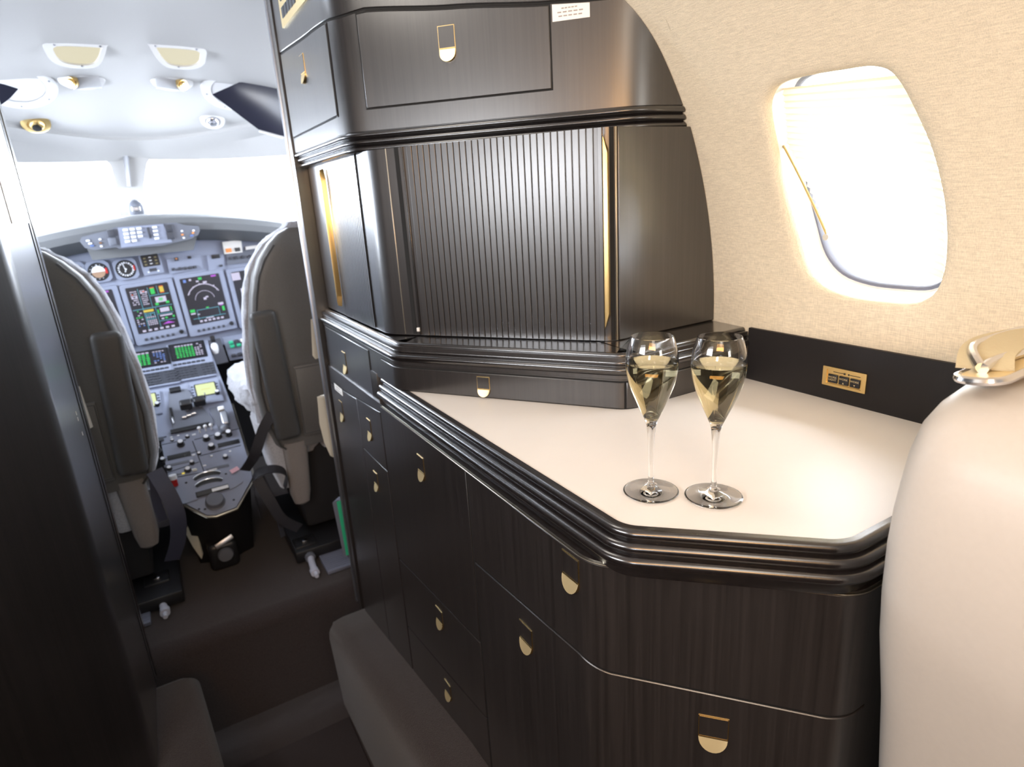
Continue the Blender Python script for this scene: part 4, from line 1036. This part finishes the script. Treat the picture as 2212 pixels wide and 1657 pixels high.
bm = NB(); box(bm, (.50, 3.34, -.69), (.60, .10, .05), bev=.01); link('knee_bolster', bm, BLACKM, ip)
bm = NB(); box(bm, (-.34, 3.34, -.66), (.40, .10, .10), bev=.01); link('knee_bolster', bm, BLACKM, ip)
bm = NB(); prism(bm, [(-.85, -1.39), (1.0, -1.39), (1.0, -.14), (-.85, -.14)], F((0, 3.70, 0), (1, 0, 0), (0, 0, 1)), -.02, 0); struct('trim_7', bm, BLACKM)

# ------------------------------------------------------------------ centre pedestal
def ped(px, py, up=0):
    r = ray(px, py); m, y0, z0 = .65, 3.22, -.60 + up; k = (z0 - m * y0) / (r.z - m * r.y); return r * k
pd = thing('centre_pedestal', 'blue-grey centre pedestal with keypads, thrust levers, radio knobs and a blunt pointed end', 'pedestal', (.07, 2.8, -1.39))
NV = Vector((0, -.65, 1)).normalized()     # outward normal of the sloped deck
UV = Vector((0, 1, .65)).normalized()
def deck(y): return -.60 + .65 * (y - 3.22)
PC = .068
outl = [(PC - .148, 3.20), (PC - .146, 2.60), (PC - .140, 2.545), (PC - .045, 2.448), (PC - .015, 2.440), (PC + .060, 2.448), (PC + .145, 2.545), (PC + .150, 2.62), (PC + .148, 2.90), (PC + .128, 3.20)]
bm = NB(); top_ = [Vector((x, y, deck(y))) for x, y in outl]; bot = [p - NV * .020 for p in top_]
A = [bm.verts.new(p) for p in top_]; B = [bm.verts.new(p) for p in bot]; bm.faces.new(A); bm.faces.new(B[::-1])
for i in range(len(A)): j = (i + 1) % len(A); bm.faces.new((A[i], B[i], B[j], A[j]))
link('deck', bm, PANEL, pd)
bm = NB(); tube(bm, [p - NV * .012 + Vector(((p.x - PC) * .03, -.004, 0)) for p in top_[1:-1]], .006, 8); link('deck_edge', bm, BRASST, pd)
bm = NB(); b0 = [Vector((PC + (x - PC) * .93, y + .012, deck(y) - .02)) for x, y in outl]; b1 = []
for (x, y), p in zip(outl, b0):
    b1.append(Vector((PC + (x - PC) * .72, max(y + .03, 2.58 + .35 * abs(x - PC)), -1.388)))
A = [bm.verts.new(p) for p in b0]; B = [bm.verts.new(p) for p in b1]
for i in range(len(A)): j = (i + 1) % len(A); bm.faces.new((A[i], A[j], B[j], B[i]))
bm.faces.new(A[::-1]); bm.faces.new(B); link('base', bm, BLACK, pd)
def pf(px, py, h=0): p = ped(px, py); return F(p + NV * h, (1, 0, 0), UV)
def pplate(par, P, h, m, name, d=.006):
    bm = NB(); O = [ped(a, b) + NV * h for a, b in P]; A = [bm.verts.new(q) for q in O]; B = [bm.verts.new(q - NV * d) for q in O]; bm.faces.new(A); bm.faces.new(B[::-1])
    n = len(O)
    for i in range(n): j = (i + 1) % n; bm.faces.new((A[i], B[i], B[j], A[j]))
    return link(name, bm, m, par)
def pkey(par, px, py, w_, h_, m, name='key', h=.006, base=.004):
    M = pf(px, py, base); bm = NB(); box(bm, (0, 0, h / 2), (w_, h_, h), M, bev=min(w_, h_, h) * .2); return link(name, bm, m, par)
def pknob(par, px, py, r, h, m=BLACK, name='knob', capm=LEGEND):
    M = pf(px, py, .0); bm = NB(); lathe(bm, [(r * 1.25, 0), (r * 1.2, h * .15), (r, h * .2), (r * .9, h), (.0004, h)], M, 18, 0); lathe(bm, [(r * .82, h), (r * .75, h + .001), (.0004, h + .001)], M, 18, 1)
    return link(name, bm, [m, capm], par)
# control display units
def cdu(P, S, grid_):
    d = pplate(pd, P, .012, PANEL, 'control_display_unit', .012)
    c = [ped(*q) for q in S]; o = (c[0] + c[1] + c[2] + c[3]) / 4; W = (c[1] - c[0]).length; H = (c[0] - c[3]).length
    M = F(o + NV * .0125, (1, 0, 0), UV)
    bm = NB(); prism(bm, rrect(W * 1.15, H * 1.2, .005, 3), M, -.001, .0015); link('screen_frame', bm, BLACK, d)
    screenmesh(d, M @ T(0, 0, .0018), W, H, grid_)
    return d, M, W, H
g1 = []
for r_ in range(7):
    y = .88 - r_ * .13; g1 += txt(rnd, 'w' if r_ == 0 else 'g', .40, y, .60, .075, 6, .95); g1 += txt(rnd, 'w', .84, y, .26, .06, 3, .8)
g2 = []
for r_ in range(7):
    y = .88 - r_ * .13; g2 += txt(rnd, 'w' if r_ == 0 else 'g', .25, y, .40, .08, 3, 1); g2 += txt(rnd, 'w' if r_ in (0, 6) else 'b', .74, y, .40, .05, 4, .8)
for (ox, gi) in ((0, g1), (-78, g2)):
    oy_ = 0 if ox == 0 else 16
    d, M, W, H = cdu([(360 + ox, 750 + oy_), (449 + ox, 738 + oy_), (468 + ox, 814 + oy_), (376 + ox, 830 + oy_)], [(370 + ox, 752 + oy_), (437 + ox, 743 + oy_), (442 + ox, 772 + oy_), (377 + ox, 782 + oy_)], gi)
    bm = NB(); Mk = pf(383 + ox + 4 * 9.0 + 4, 800 + oy_ + 10.8 - 6, .0122); box(bm, (0, 0, 0), (.165, .078, .0012), Mk)
    for r_ in range(5):
        for c_ in range(9):
            if c_ == 5: continue
            Mk = pf(383 + ox + c_ * 9.0 + r_ * 2.0, 800 + oy_ + r_ * 5.4 - c_ * 1.5, .012); box(bm, (0, 0, .0015), (.013, .009, .004), Mk, bev=.001)
    link('keypad', bm, KEY, d)
    bm = NB()
    for k in range(7): Mk = pf(379 + ox + k * 10, 793 + oy_ - k * 1.7, .012); box(bm, (0, 0, .0015), (.016, .010, .004), Mk, bev=.001)
    link('function_keys', bm, KEY, d)
# radio tuning units with lime displays
for (P, S, kx, ky, im) in (([(410, 830), (470, 820), (484, 868), (424, 878)], [(421, 836), (462, 830), (469, 853), (429, 859)], 470, 853, 'l'), ([(296, 852), (345, 846), (352, 895), (300, 905)], [(303, 858), (336, 855), (341, 880), (306, 884)], 341, 879, 'l')):
    d = pplate(pd, P, .010, PANEL, 'radio_tuning_unit', .010); c = [ped(*q) for q in S]; o = sum(c, Vector()) / 4; W = (c[1] - c[0]).length; H = (c[0] - c[3]).length
    M = F(o + NV * .0105, (1, 0, 0), UV); bm = NB(); prism(bm, rrect(W * 1.12, H * 1.15, .004, 3), M, -.001, .0010); link('screen_frame', bm, BLACK, d)
    screenmesh(d, M @ T(0, 0, .0014), W, H, [('r', 'y', .5, .5, .5, .02)], bgk=im)
    pknob(d, kx, ky, .010, .028)
    for k in range(4): pkey(d, S[0][0] - 6 + k * 1.3, S[0][1] + 4 + k * 6, .008, .005, KEY, 'bezel_key', .003, .010); pkey(d, S[1][0] + 6 + k * 1.3, S[1][1] + 2 + k * 6, .008, .005, KEY, 'bezel_key', .003, .010)
# throttle quadrant
tq = pplate(pd, [(364, 848), (405, 842), (458, 905), (462, 918), (378, 938), (366, 905)], .006, PANELD, 'throttle_quadrant', .008)
pkey(tq, 379, 846, .045, .026, BLACK, 'trim_switch', .012, .006)
for (px, py) in ((404, 886), (433, 878)):
    p = ped(px, py); bm = NB(); M = F(p + NV * .036, (1, 0, 0), UV); box(bm, (0, .0, .0), (.048, .034, .040), M, bev=.008, seg=3); lv = link('thrust_lever', bm, BLACK, tq)
    bm = NB(); box(bm, (0, 0, -.018), (.012, .020, .040), M); link('lever_arm', bm, STEEL, lv)
    bm = NB(); box(bm, (.026, .014, .012), (.005, .010, .030), M, bev=.001); link('side_button', bm, CHROME, lv)
bm = NB()
for px in (399, 409, 419): M = pf(px, 905 - (px - 399) * .4, .012); cyl(bm, M @ Vector((-.008, 0, 0)), M @ Vector((.008, 0, 0)), .007, seg=12)
link('idle_latches', bm, CHROME, tq)
pkey(tq, 372, 897, .010, .075, BLACK, 'friction_slot', .002, .006)
p = ped(377, 912); bm = NB(); M = F(p + NV * .008, (1, 0, 0), UV); box(bm, (-.004, 0, .004), (.006, .040, .010), M, bev=.002); link('friction_lever', bm, CHROME, tq)
M = pf(412, 927, .004); bm = NB(); box(bm, (0, 0, .004), (.150, .020, .008), M @ Matrix.Rotation(.0, 4, 'Z'), bev=.002); link('palm_bar', bm, BLACK, tq)
# flap lever housing
fh = pplate(pd, [(452, 885), (473, 880), (497, 930), (478, 938)], .010, PANELD, 'flap_quadrant', .010)
p = ped(479, 893) + NV * .030; M = F(p, (1, 0, 0), UV); bm = NB(); box(bm, (0, 0, 0), (.026, .022, .018), M, bev=.004); link('flap_handle', bm, WHITEP, fh)
bm = NB(); box(bm, (.004, -.050, -.008), (.030, .075, .026), M, bev=.008, seg=3); link('flap_lever', bm, STEEL, fh)
bm = NB(); M2 = pf(487, 930, .012); lathe(bm, [(.02, 0), (.018, .012), (.010, .020), (.0004, .022)], M2, 16, 0); link('dome', bm, PANELD, fh)
# left small panels
l1 = pplate(pd, [(310, 892), (336, 888), (360, 944), (322, 955)], .006, PANEL, 'fuel_panel', .006); pkey(l1, 327, 905, .030, .014, KEY, 'switch', .006, .006); pkey(l1, 329, 927, .012, .030, BLACK, 'switch', .006, .006); pkey(l1, 338, 953, .055, .020, KEY, 'switch', .005, .004)
# centre seam between the two radio stacks
bm = NB(); a = ped(416, 953); b = ped(442, 1022)
bm_ = F((a + b) / 2, (b - a), Vector((1, 0, 0))); box(bm, (0, 0, 0), ((b - a).length, .003, .003), bm_); link('deck_seam', bm, BLACKM, pd)
for (a, b) in (((330, 965), (402, 950)), ((420, 950), (520, 925)), ((352, 993), (428, 975)), ((432, 985), (520, 962)), ((345, 1027), (430, 998)), ((362, 1035), (440, 1020))):
    bm = NB(); p, q = ped(*a), ped(*b); box(bm, (0, 0, 0), ((q - p).length, .0022, .0022), F((p + q) / 2, q - p, UV)); link('deck_seam', bm, BLACKM, pd)
# knobs, dark readouts and labels
for (px, py, r, h) in ((391, 961, .012, .026), (446, 949, .012, .022), (471, 944, .013, .020), (457, 967, .012, .022), (340, 974, .013, .024), (494, 939, .012, .024), (487, 988, .009, .014), (415, 1001, .008, .016), (406, 1016, .011, .016), (366, 1013, .009, .014), (352, 995, .009, .016), (405, 944, .007, .010), (430, 980, .007, .008), (372, 951, .006, .006)): pknob(pd, px, py, r, h)
for (px, py, w_, h_) in ((494, 958, .085, .022), (387, 985, .085, .024), (382, 1002, .090, .012), (470, 1010, .085, .012), (381, 1026, .090, .008)): pkey(pd, px, py, w_, h_, BLACK if h_ > .015 else PANELD, 'readout', .002, .0)
for (px, py) in ((432, 935), (445, 931), (457, 928)):
    M = pf(px, py, 0); bm = NB(); cyl(bm, M @ Vector((0, 0, 0)), M @ Vector((0, .006, .020)), .003, .004, 10); bmesh.ops.create_icosphere(bm, subdivisions=2, radius=.008, matrix=M @ T(0, .006, .024)); link('toggle_switch', bm, PALE, pd)
for (px, py, w_) in ((457, 985, .008), (419, 939, .014), (370, 945, .008), (385, 941, .008), (460, 1015, .03), (442, 1006, .012), (497, 975, .008), (400, 984, .010), (418, 983, .012), (419, 1014, .016)): pkey(pd, px, py, w_, .006, PALE, 'legend', .002, .0)
for (px, py) in ((371, 1028), (396, 1023)): pkey(pd, px, py, .010, .006, SCR['y'], 'lamp', .003, .0)
pkey(pd, 421, 1016, .016, .010, ORANGE if False else BRASST, 'switch', .004, .0)
# pink-white tag
bm = NB(); M = pf(507, 1017, .004); box(bm, (0, 0, .002), (.034, .020, .001), M @ Matrix.Rotation(.35, 4, 'Z')); link('paper_tag', bm, mat('pink_tag', (.75, .45, .52), .6), pd)
# red and white knob
q = ped(378, 1049); bm = NB(); cyl(bm, q, q + Vector((0, 0, .028)), .012, seg=18, mi=0); cyl(bm, q + Vector((0, 0, .028)), q + Vector((0, 0, .045)), .014, seg=18, mi=1); link('guarded_knob', bm, [RED, PALE], pd)
# trim wheel slots, lit indicator and large dial on the aft deck
for (px, py) in ((448, 1030), (452, 1045)):
    M = pf(px, py, .001); bm = NB(); R_ = []
    for sgn in (1,):
        arc_o = [(.052 * math.cos(a) * 1.05, .034 * math.sin(a) - .014) for a in [math.radians(25 + 130 * k / 10) for k in range(11)]]; arc_i = [(.050 * math.cos(a) * .95, .016 * math.sin(a) - .012) for a in [math.radians(155 - 130 * k / 10) for k in range(11)]]
    prism(bm, arc_o + arc_i, M, 0, .0015); dk = link('trim_wheel_slot', bm, BLACK, pd)
    bm = NB(); tube(bm, [M @ Vector((x * 1.03, y + .002, .004)) for x, y in arc_o], .0028, 8); link('slot_rim', bm, CHROME, dk)
M = pf(460, 1063, .001); Mr = M @ Matrix.Rotation(.02, 4, 'Z')
bm = NB(); prism(bm, [(-.125, -.012), (-.105, -.020), (-.06, -.018), (-.055, -.012), (.058, -.012), (.075, -.010), (.11, .004), (.115, .012), (.10, .016), (.06, .018), (-.058, .018), (-.062, .008), (-.118, .0)], Mr, -.001, .003); tp = link('trim_indicator_plate', bm, PANEL, pd)
bm = NB(); box(bm, (0, .003, .004), (.120, .026, .004), Mr, bev=.001); box(bm, (0, .003, .0062), (.112, .018, .002), Mr, mi=1); box(bm, (.028, .003, .0075), (.060, .014, .001), Mr, mi=2); link('lit_window', bm, [BLACK, LEATHD, PALE], tp)
M = pf(465, 1085, .0); bm = NB(); lathe(bm, [(.036, 0), (.036, .004), (.033, .006), (.032, .022), (.030, .025), (.0005, .026)], M, 36, 0, True); link('rudder_trim_dial', bm, PANELD, pd)
for (px, py) in ((402, 1043), (488, 1024), (505, 1080), (430, 1100), (443, 1100)): pkey(pd, px, py, .008, .006, BLACKM, 'screw', .002, .0)
# ash tray and cover on the aft face
bm = NB(); q = Vector((.052, 2.515, -1.30)); box(bm, (q.x, q.y + .10, q.z - .03), (.11, .20, .12), bev=.02, seg=3); link('aft_housing', bm, BLACK, pd)
bm = NB(); M = F((.062, 2.512, -1.262), (1, .1, .35), (0, .3, 1)); box(bm, (0, 0, .008), (.075, .022, .010), M, bev=.004); link('ash_tray_lid', bm, STEEL, pd)
bm = NB(); lathe(bm, [(.030, .0), (.030, .006), (.026, .012), (.0005, .013)], F((.058, 2.508, -1.318), (1, 0, 0), (0, .0, 1)), 26, 0, True); link('ash_tray', bm, PANELD, pd)
bm = NB(); M = F((-.045, 2.60, -1.27), (1, -.4, 0), (0, 0, 1)); prism(bm, [(-.02, .05), (.0, .085), (.022, .06), (.026, -.06), (.018, -.08), (-.004, -.02)][::-1], M, -.004, .004); link('torn_cover', bm, CREAMP, pd)

# ------------------------------------------------------------------ pilot seats
def pilot_seat(cx, sg, label, y0=2.40):
    X = lambda d: cx + sg * d
    t = thing('pilot_seat', label, 'seat', (cx, 2.6, -1.39), 'pilot seats')
    rows = [(-.905, .170), (-.90, .195), (-.88, .212), (-.80, .236), (-.65, .247), (-.50, .238), (-.39, .222), (-.30, .205), (-.23, .186), (-.17, .156), (-.12, .116), (-.085, .075), (-.066, .035)]
    bm = NB(); superloft(bm, [(z, cx, y0 + .055, h, .050 if z < -.1 else .03) for z, h in rows], 36, 5); link('backrest', bm, LEATH, t)
    bm = NB(); R = []
    for z, h in rows[1:-2]:                              # leather piping along the back edge
        R.append((z, h))
    for s in (-1, 1):
        pts = [Vector((cx + s * (h - .016), y0 + .004, z)) for z, h in R]; tube(bm, pts, .004, 6)
    link('piping', bm, LEATHD, t)
    bm = NB(); superloft(bm, [(z, X(-.010 if z < -.1 else 0), y0 + .115, h + (.006), .036) for z, h in [(-.96, .17)] + rows[2:] + [(-.045, .02)]], 60, 5)
    bmesh.ops.subdivide_edges(bm, edges=bm.edges[:], cuts=2, use_grid_fill=True); lumpy(bm, .008, 45, cx); link('sheepskin_cover', bm, FLEECE, t, 60)
    bm = NB(); M = F((X(-.172), y0 - .012, -.600), (1, 0, 0), (0, 0, 1))
    box(bm, (0, 0, 0), (.092, .505, .050), M @ Matrix.Rotation(sg * .04, 4, 'Z'), bev=.022, seg=4); link('side_bolster', bm, LEATHD, t)
    bm = NB(); pw = [(-.110, -.575), (.19, -.575), (.19, -.86), (-.095, -.86)]
    M = F((cx, y0 + .006, 0), (sg, 0, 0), (0, 0, 1)) if sg > 0 else F((cx, y0 + .006, 0), (1, 0, 0), (0, 0, 1))
    P = [(sg * a, b) for a, b in pw]; P = P if sg < 0 else P[::-1]
    box(bm, (sg * .045, -.718, .006), (.30, .285, .010), F((cx, y0 + .004, 0), (1, 0, 0), (0, 0, 1)), bev=.003); pk = link('back_pocket', bm, LEATH, t)
    bm = NB()
    tube(bm, [Vector((X(-.100), y0 - .006, -.848)), Vector((X(-.100), y0 - .006, -.585)), Vector((X(.190), y0 - .006, -.585))], .0022, 6); tube(bm, [Vector((X(-.100), y0 - .006, -.850)), Vector((X(.190), y0 - .006, -.850))], .0022, 6)
    link('stitching', bm, LEATHD, pk)
    CS = 0 if sg > 0 else .10
    bm = NB(); superloft(bm, [(-.78, X(-.02 + CS), 2.74, .20, .20), (-.77, X(-.02 + CS), 2.74, .25, .25), (-.72, X(-.03 + CS), 2.74, .275, .27), (-.665, X(-.03 + CS), 2.74, .265, .262), (-.640, X(-.03 + CS), 2.74, .22, .22), (-.632, X(-.03 + CS), 2.74, .12, .12)], 60, 5)
    bmesh.ops.subdivide_edges(bm, edges=bm.edges[:], cuts=2, use_grid_fill=True); lumpy(bm, .012, 28, 3); link('sheepskin_cushion', bm, FLEECE, t, 60)
    bm = NB(); superloft(bm, [(-.80, X(-.215 + CS), 2.56, .05, .13), (-.86, X(-.21 + CS), 2.55, .055, .12), (-1.00, X(-.195 + CS), 2.53, .045, .10), (-1.08, X(-.185 + CS), 2.52, .03, .08)], 30, 3.5)
    lumpy(bm, .010, 30, 5); link('sheepskin_side', bm, FLEECE, t, 60)
    bm = NB(); superloft(bm, [(-1.155, X(-.150), 2.43, .012, .012), (-1.145, X(-.150), 2.43, .030, .022), (-1.10, X(-.150), 2.43, .040, .028), (-1.0, X(-.145), 2.43, .043, .030), (-.88, X(-.14), 2.43, .048, .030)], 24, 2.6); link('cushion_flap', bm, FLAP, t)
    bm = NB(); box(bm, (X(.03), 2.70, -1.05), (.34, .44, .50), bev=.02); link('seat_base', bm, BLACKM, t)
    bm = NB(); box(bm, (X(.0), 2.66, -1.355), (.44, .60, .05), bev=.006); link('base_frame', bm, BLACK, t)
    # harness
    bm = NB()
    if sg > 0:
        strap(bm, [Vector((.185, 2.47, -.97)), Vector((.225, 2.42, -.90)), Vector((.27, 2.40, -.80)), Vector((.31, 2.39, -.74))], (1, -.4, .3), .040)
        strap(bm, [Vector((.205, 2.43, -1.16)), Vector((.200, 2.42, -1.05)), Vector((.215, 2.41, -.975)), Vector((.28, 2.40, -.965)), Vector((.325, 2.41, -1.00)), Vector((.310, 2.41, -1.06))], (.1, .9, .3), .048)
        strap(bm, [Vector((.215, 2.39, -.985)), Vector((.245, 2.37, -1.08)), Vector((.275, 2.37, -1.17)), Vector((.335, 2.38, -1.235))], (1, 0, .3), .040)
        strap(bm, [Vector((.235, 2.40, -.985)), Vector((.262, 2.39, -1.12)), Vector((.268, 2.38, -1.25))], (1, .5, 0), .022)
    else:
        strap(bm, [Vector((-.108, 2.40, -.86)), Vector((-.085, 2.36, -.93)), Vector((-.070, 2.34, -1.02)), Vector((-.085, 2.35, -1.12)), Vector((-.12, 2.36, -1.20))], (1, .3, 0), .055)
        strap(bm, [Vector((-.115, 2.42, -.88)), Vector((-.125, 2.41, -.98)), Vector((-.118, 2.41, -1.06))], (1, .2, 0), .030)
    link('harness_strap', bm, STRAPB if sg < 0 else STRAP, t)
    # rail stop with its plunger, bright tube pointing aft
    rx, ry = (.352, 2.43) if sg > 0 else (-.190, 2.50)
    bm = NB(); box(bm, (rx, ry, -1.352), (.085, .085, .060), bev=.004); rs = link('rail_stop', bm, BLACK, t)
    bm = NB(); box(bm, (rx, ry - .01, -1.318), (.022, .020, .006), bev=.001); link('bright_plate', bm, CHROME, rs)
    bm = NB(); cyl(bm, (rx, ry - .04, -1.36), (rx, ry - .085, -1.363), .022, .020, 16); link('socket', bm, PANELD, rs)
    dx = .012 if sg < 0 else -.008
    bm = NB(); cyl(bm, (rx, ry - .08, -1.363), (rx + dx, ry - .165, -1.370), .013, seg=16); cyl(bm, (rx + dx, ry - .165, -1.370), (rx + dx, ry - .190, -1.371), .017, seg=16); cyl(bm, (rx + dx, ry - .19, -1.371), (rx + dx, ry - .215, -1.372), .008, seg=12); link('plunger', bm, WHITEP if False else mat('pale_rail_tube', (.50, .52, .62), .35), rs)
    bm = NB()
    x0 = X(-.165 + (.12)) ; 
    px0 = rx + (.085 if sg > 0 else -.085)
    box(bm, (px0, ry - .10, -1.380), (.10, .22, .014), bev=.002)
    for k in range(14): box(bm, (px0, ry - .19 + k * .014, -1.3725), (.096, .005, .003))
    link('ribbed_foot_plate', bm, BLUEG, t)
    return t
pilot_seat(.52, 1, 'grey leather pilot seat with sheepskin edge on the right, half hidden by the galley')
pilot_seat(-.33, -1, 'grey leather pilot seat with sheepskin edge on the left, beside the tall wardrobe')
# card tucked in the left seat pocket
P = [ony(a, b, 2.375) for a, b in ((160, 833), (172, 835), (201, 922), (186, 931))]
bm = NB(); A = [bm.verts.new(q) for q in P]; B = [bm.verts.new(q + Vector((0, .002, 0))) for q in P]; bm.faces.new(A); bm.faces.new(B[::-1])
for i in range(4): j = (i + 1) % 4; bm.faces.new((A[i], B[i], B[j], A[j]))
single('paper_card', bm, LABEL, 'narrow white card sticking out of the left pilot seat back pocket', 'card')
# things mounted on the forward side of the galley bulkhead
P = [(683, 856), (700, 858), (706, 900), (716, 958), (720, 990), (712, 986), (700, 955), (690, 915)]
bm = NB(); O = [ony(a, b, 2.03) for a, b in P] ; A = [bm.verts.new(q) for q in O]; B = [bm.verts.new(q + Vector((.10, .05, 0))) for q in O]; bm.faces.new(A); bm.faces.new(B[::-1])
for i in range(len(A)): j = (i + 1) % len(A); bm.faces.new((A[i], B[i], B[j], A[j]))
bmesh.ops.bevel(bm, geom=bm.edges[:], offset=.003, segments=2, affect='EDGES')
single('armrest_shell', bm, CREAMP, 'curved cream plastic shell peeking out past the front edge of the galley', 'armrest shell')
t = thing('document_holder', 'clear document holder with a green card by the cockpit floor behind the galley edge', 'document holder', ony(745, 1200, 2.03))
def slab(P, y, d, m, name, par):
    bm = NB(); O = [ony(a, b, y) for a, b in P]; A = [bm.verts.new(q) for q in O]; B = [bm.verts.new(q + Vector((.03, d, 0))) for q in O]; bm.faces.new(A); bm.faces.new(B[::-1])
    for i in range(len(A)): j = (i + 1) % len(A); bm.faces.new((A[i], B[i], B[j], A[j]))
    return link(name, bm, m, par)
slab([(718, 1086), (728, 1080), (736, 1082), (753, 1196), (748, 1203), (742, 1200)], 2.025, .03, BLUEG, 'holder', t)
slab([(727, 1084), (739, 1084), (757, 1198), (748, 1200)], 2.018, .005, GREENP, 'green_card', t)
P = [(671, 690), (676, 690), (684, 770), (681, 776), (675, 768)]
bm = NB(); O = [ony(a, b, 2.05) for a, b in P]; A = [bm.verts.new(q) for q in O]; B = [bm.verts.new(q + Vector((.06, .03, 0))) for q in O]; bm.faces.new(A); bm.faces.new(B[::-1])
for i in range(len(A)): j = (i + 1) % len(A); bm.faces.new((A[i], B[i], B[j], A[j]))
single('grab_handle', bm, CREAMP, 'slim beige grab handle beside the right pilot seat at ledge height', 'handle')

# ------------------------------------------------------------------ cream cabin seat in the right foreground
cs = thing('cabin_seat', 'large cream leather cabin seat back in the right foreground against the galley', 'seat', (.95, .16, -1.75))
bm = NB()
rows = [(-1.745, .165, .13), (-1.40, .165, .14), (-1.10, .168, .145), (-.90, .176, .147), (-.75, .188, .149), (-.60, .210, .152), (-.50, .231, .155), (-.44, .240, .155), (-.38, .242, .155), (-.34, .240, .154), (-.31, .237, .152), (-.276, .231, .150), (-.247, .221, .145), (-.229, .205, .138), (-.215, .183, .128), (-.206, .155, .112), (-.201, .11, .085), (-.199, .05, .04)]
superloft(bm, [(z, .842, .165, hx, hy_) for z, hx, hy_ in rows], 72, 6.5)
link('seat_back', bm, CREAM, cs, 60)
# seat belt lying on top
sb = thing('seat_belt', 'folded seat belt with gold and chrome buckle lying on top of the cream seat', 'seat belt', (.73, .25, -.197))
Mb = F((.718, .262, -.1965), (1, .0, .03), (.0, 1, -.12)) @ Matrix.Diagonal((.72, .72, .72, 1))
bm = NB(); prism(bm, rrect(.17, .055, .024, 5), Mb, 0, .010); bmesh.ops.bevel(bm, geom=[e for e in bm.edges if e.calc_face_angle(0) > 1.2], offset=.003, segments=2, affect='EDGES'); link('buckle_plate', bm, GOLDP, sb)
bm = NB(); q = [Mb @ Vector((x, y, .006)) for x, y in rrect(.172, .057, .025, 5)]; tube(bm, q + [q[0]], .0042, 8); link('chrome_rim', bm, CHROME, sb)
bm = NB(); tube(bm, smooth_pts([Mb @ Vector(v) for v in ((-.055, .004, .016), (-.01, .006, .018), (.05, .002, .017), (.12, -.004, .014), (.2, -.01, .01))]), .0055, 8); tube(bm, smooth_pts([Mb @ Vector(v) for v in ((-.055, .006, .018), (-.01, .036, .030), (.05, .050, .030), (.14, .058, .024), (.2, .06, .02))]), .0045, 8); link('chrome_loop', bm, CHROME, sb)
bm = NB(); strap(bm, [Mb @ Vector(v) for v in ((-.045, .006, .014), (.0, .022, .026), (.06, .03, .028), (.14, .03, .022), (.21, .03, .015))], Mb.to_3x3() @ Vector((0, 1, .2)), .046, .003); link('webbing', bm, mat('sand_webbing', (.55, .47, .30), .6, bump=.4, bscale=300), sb)
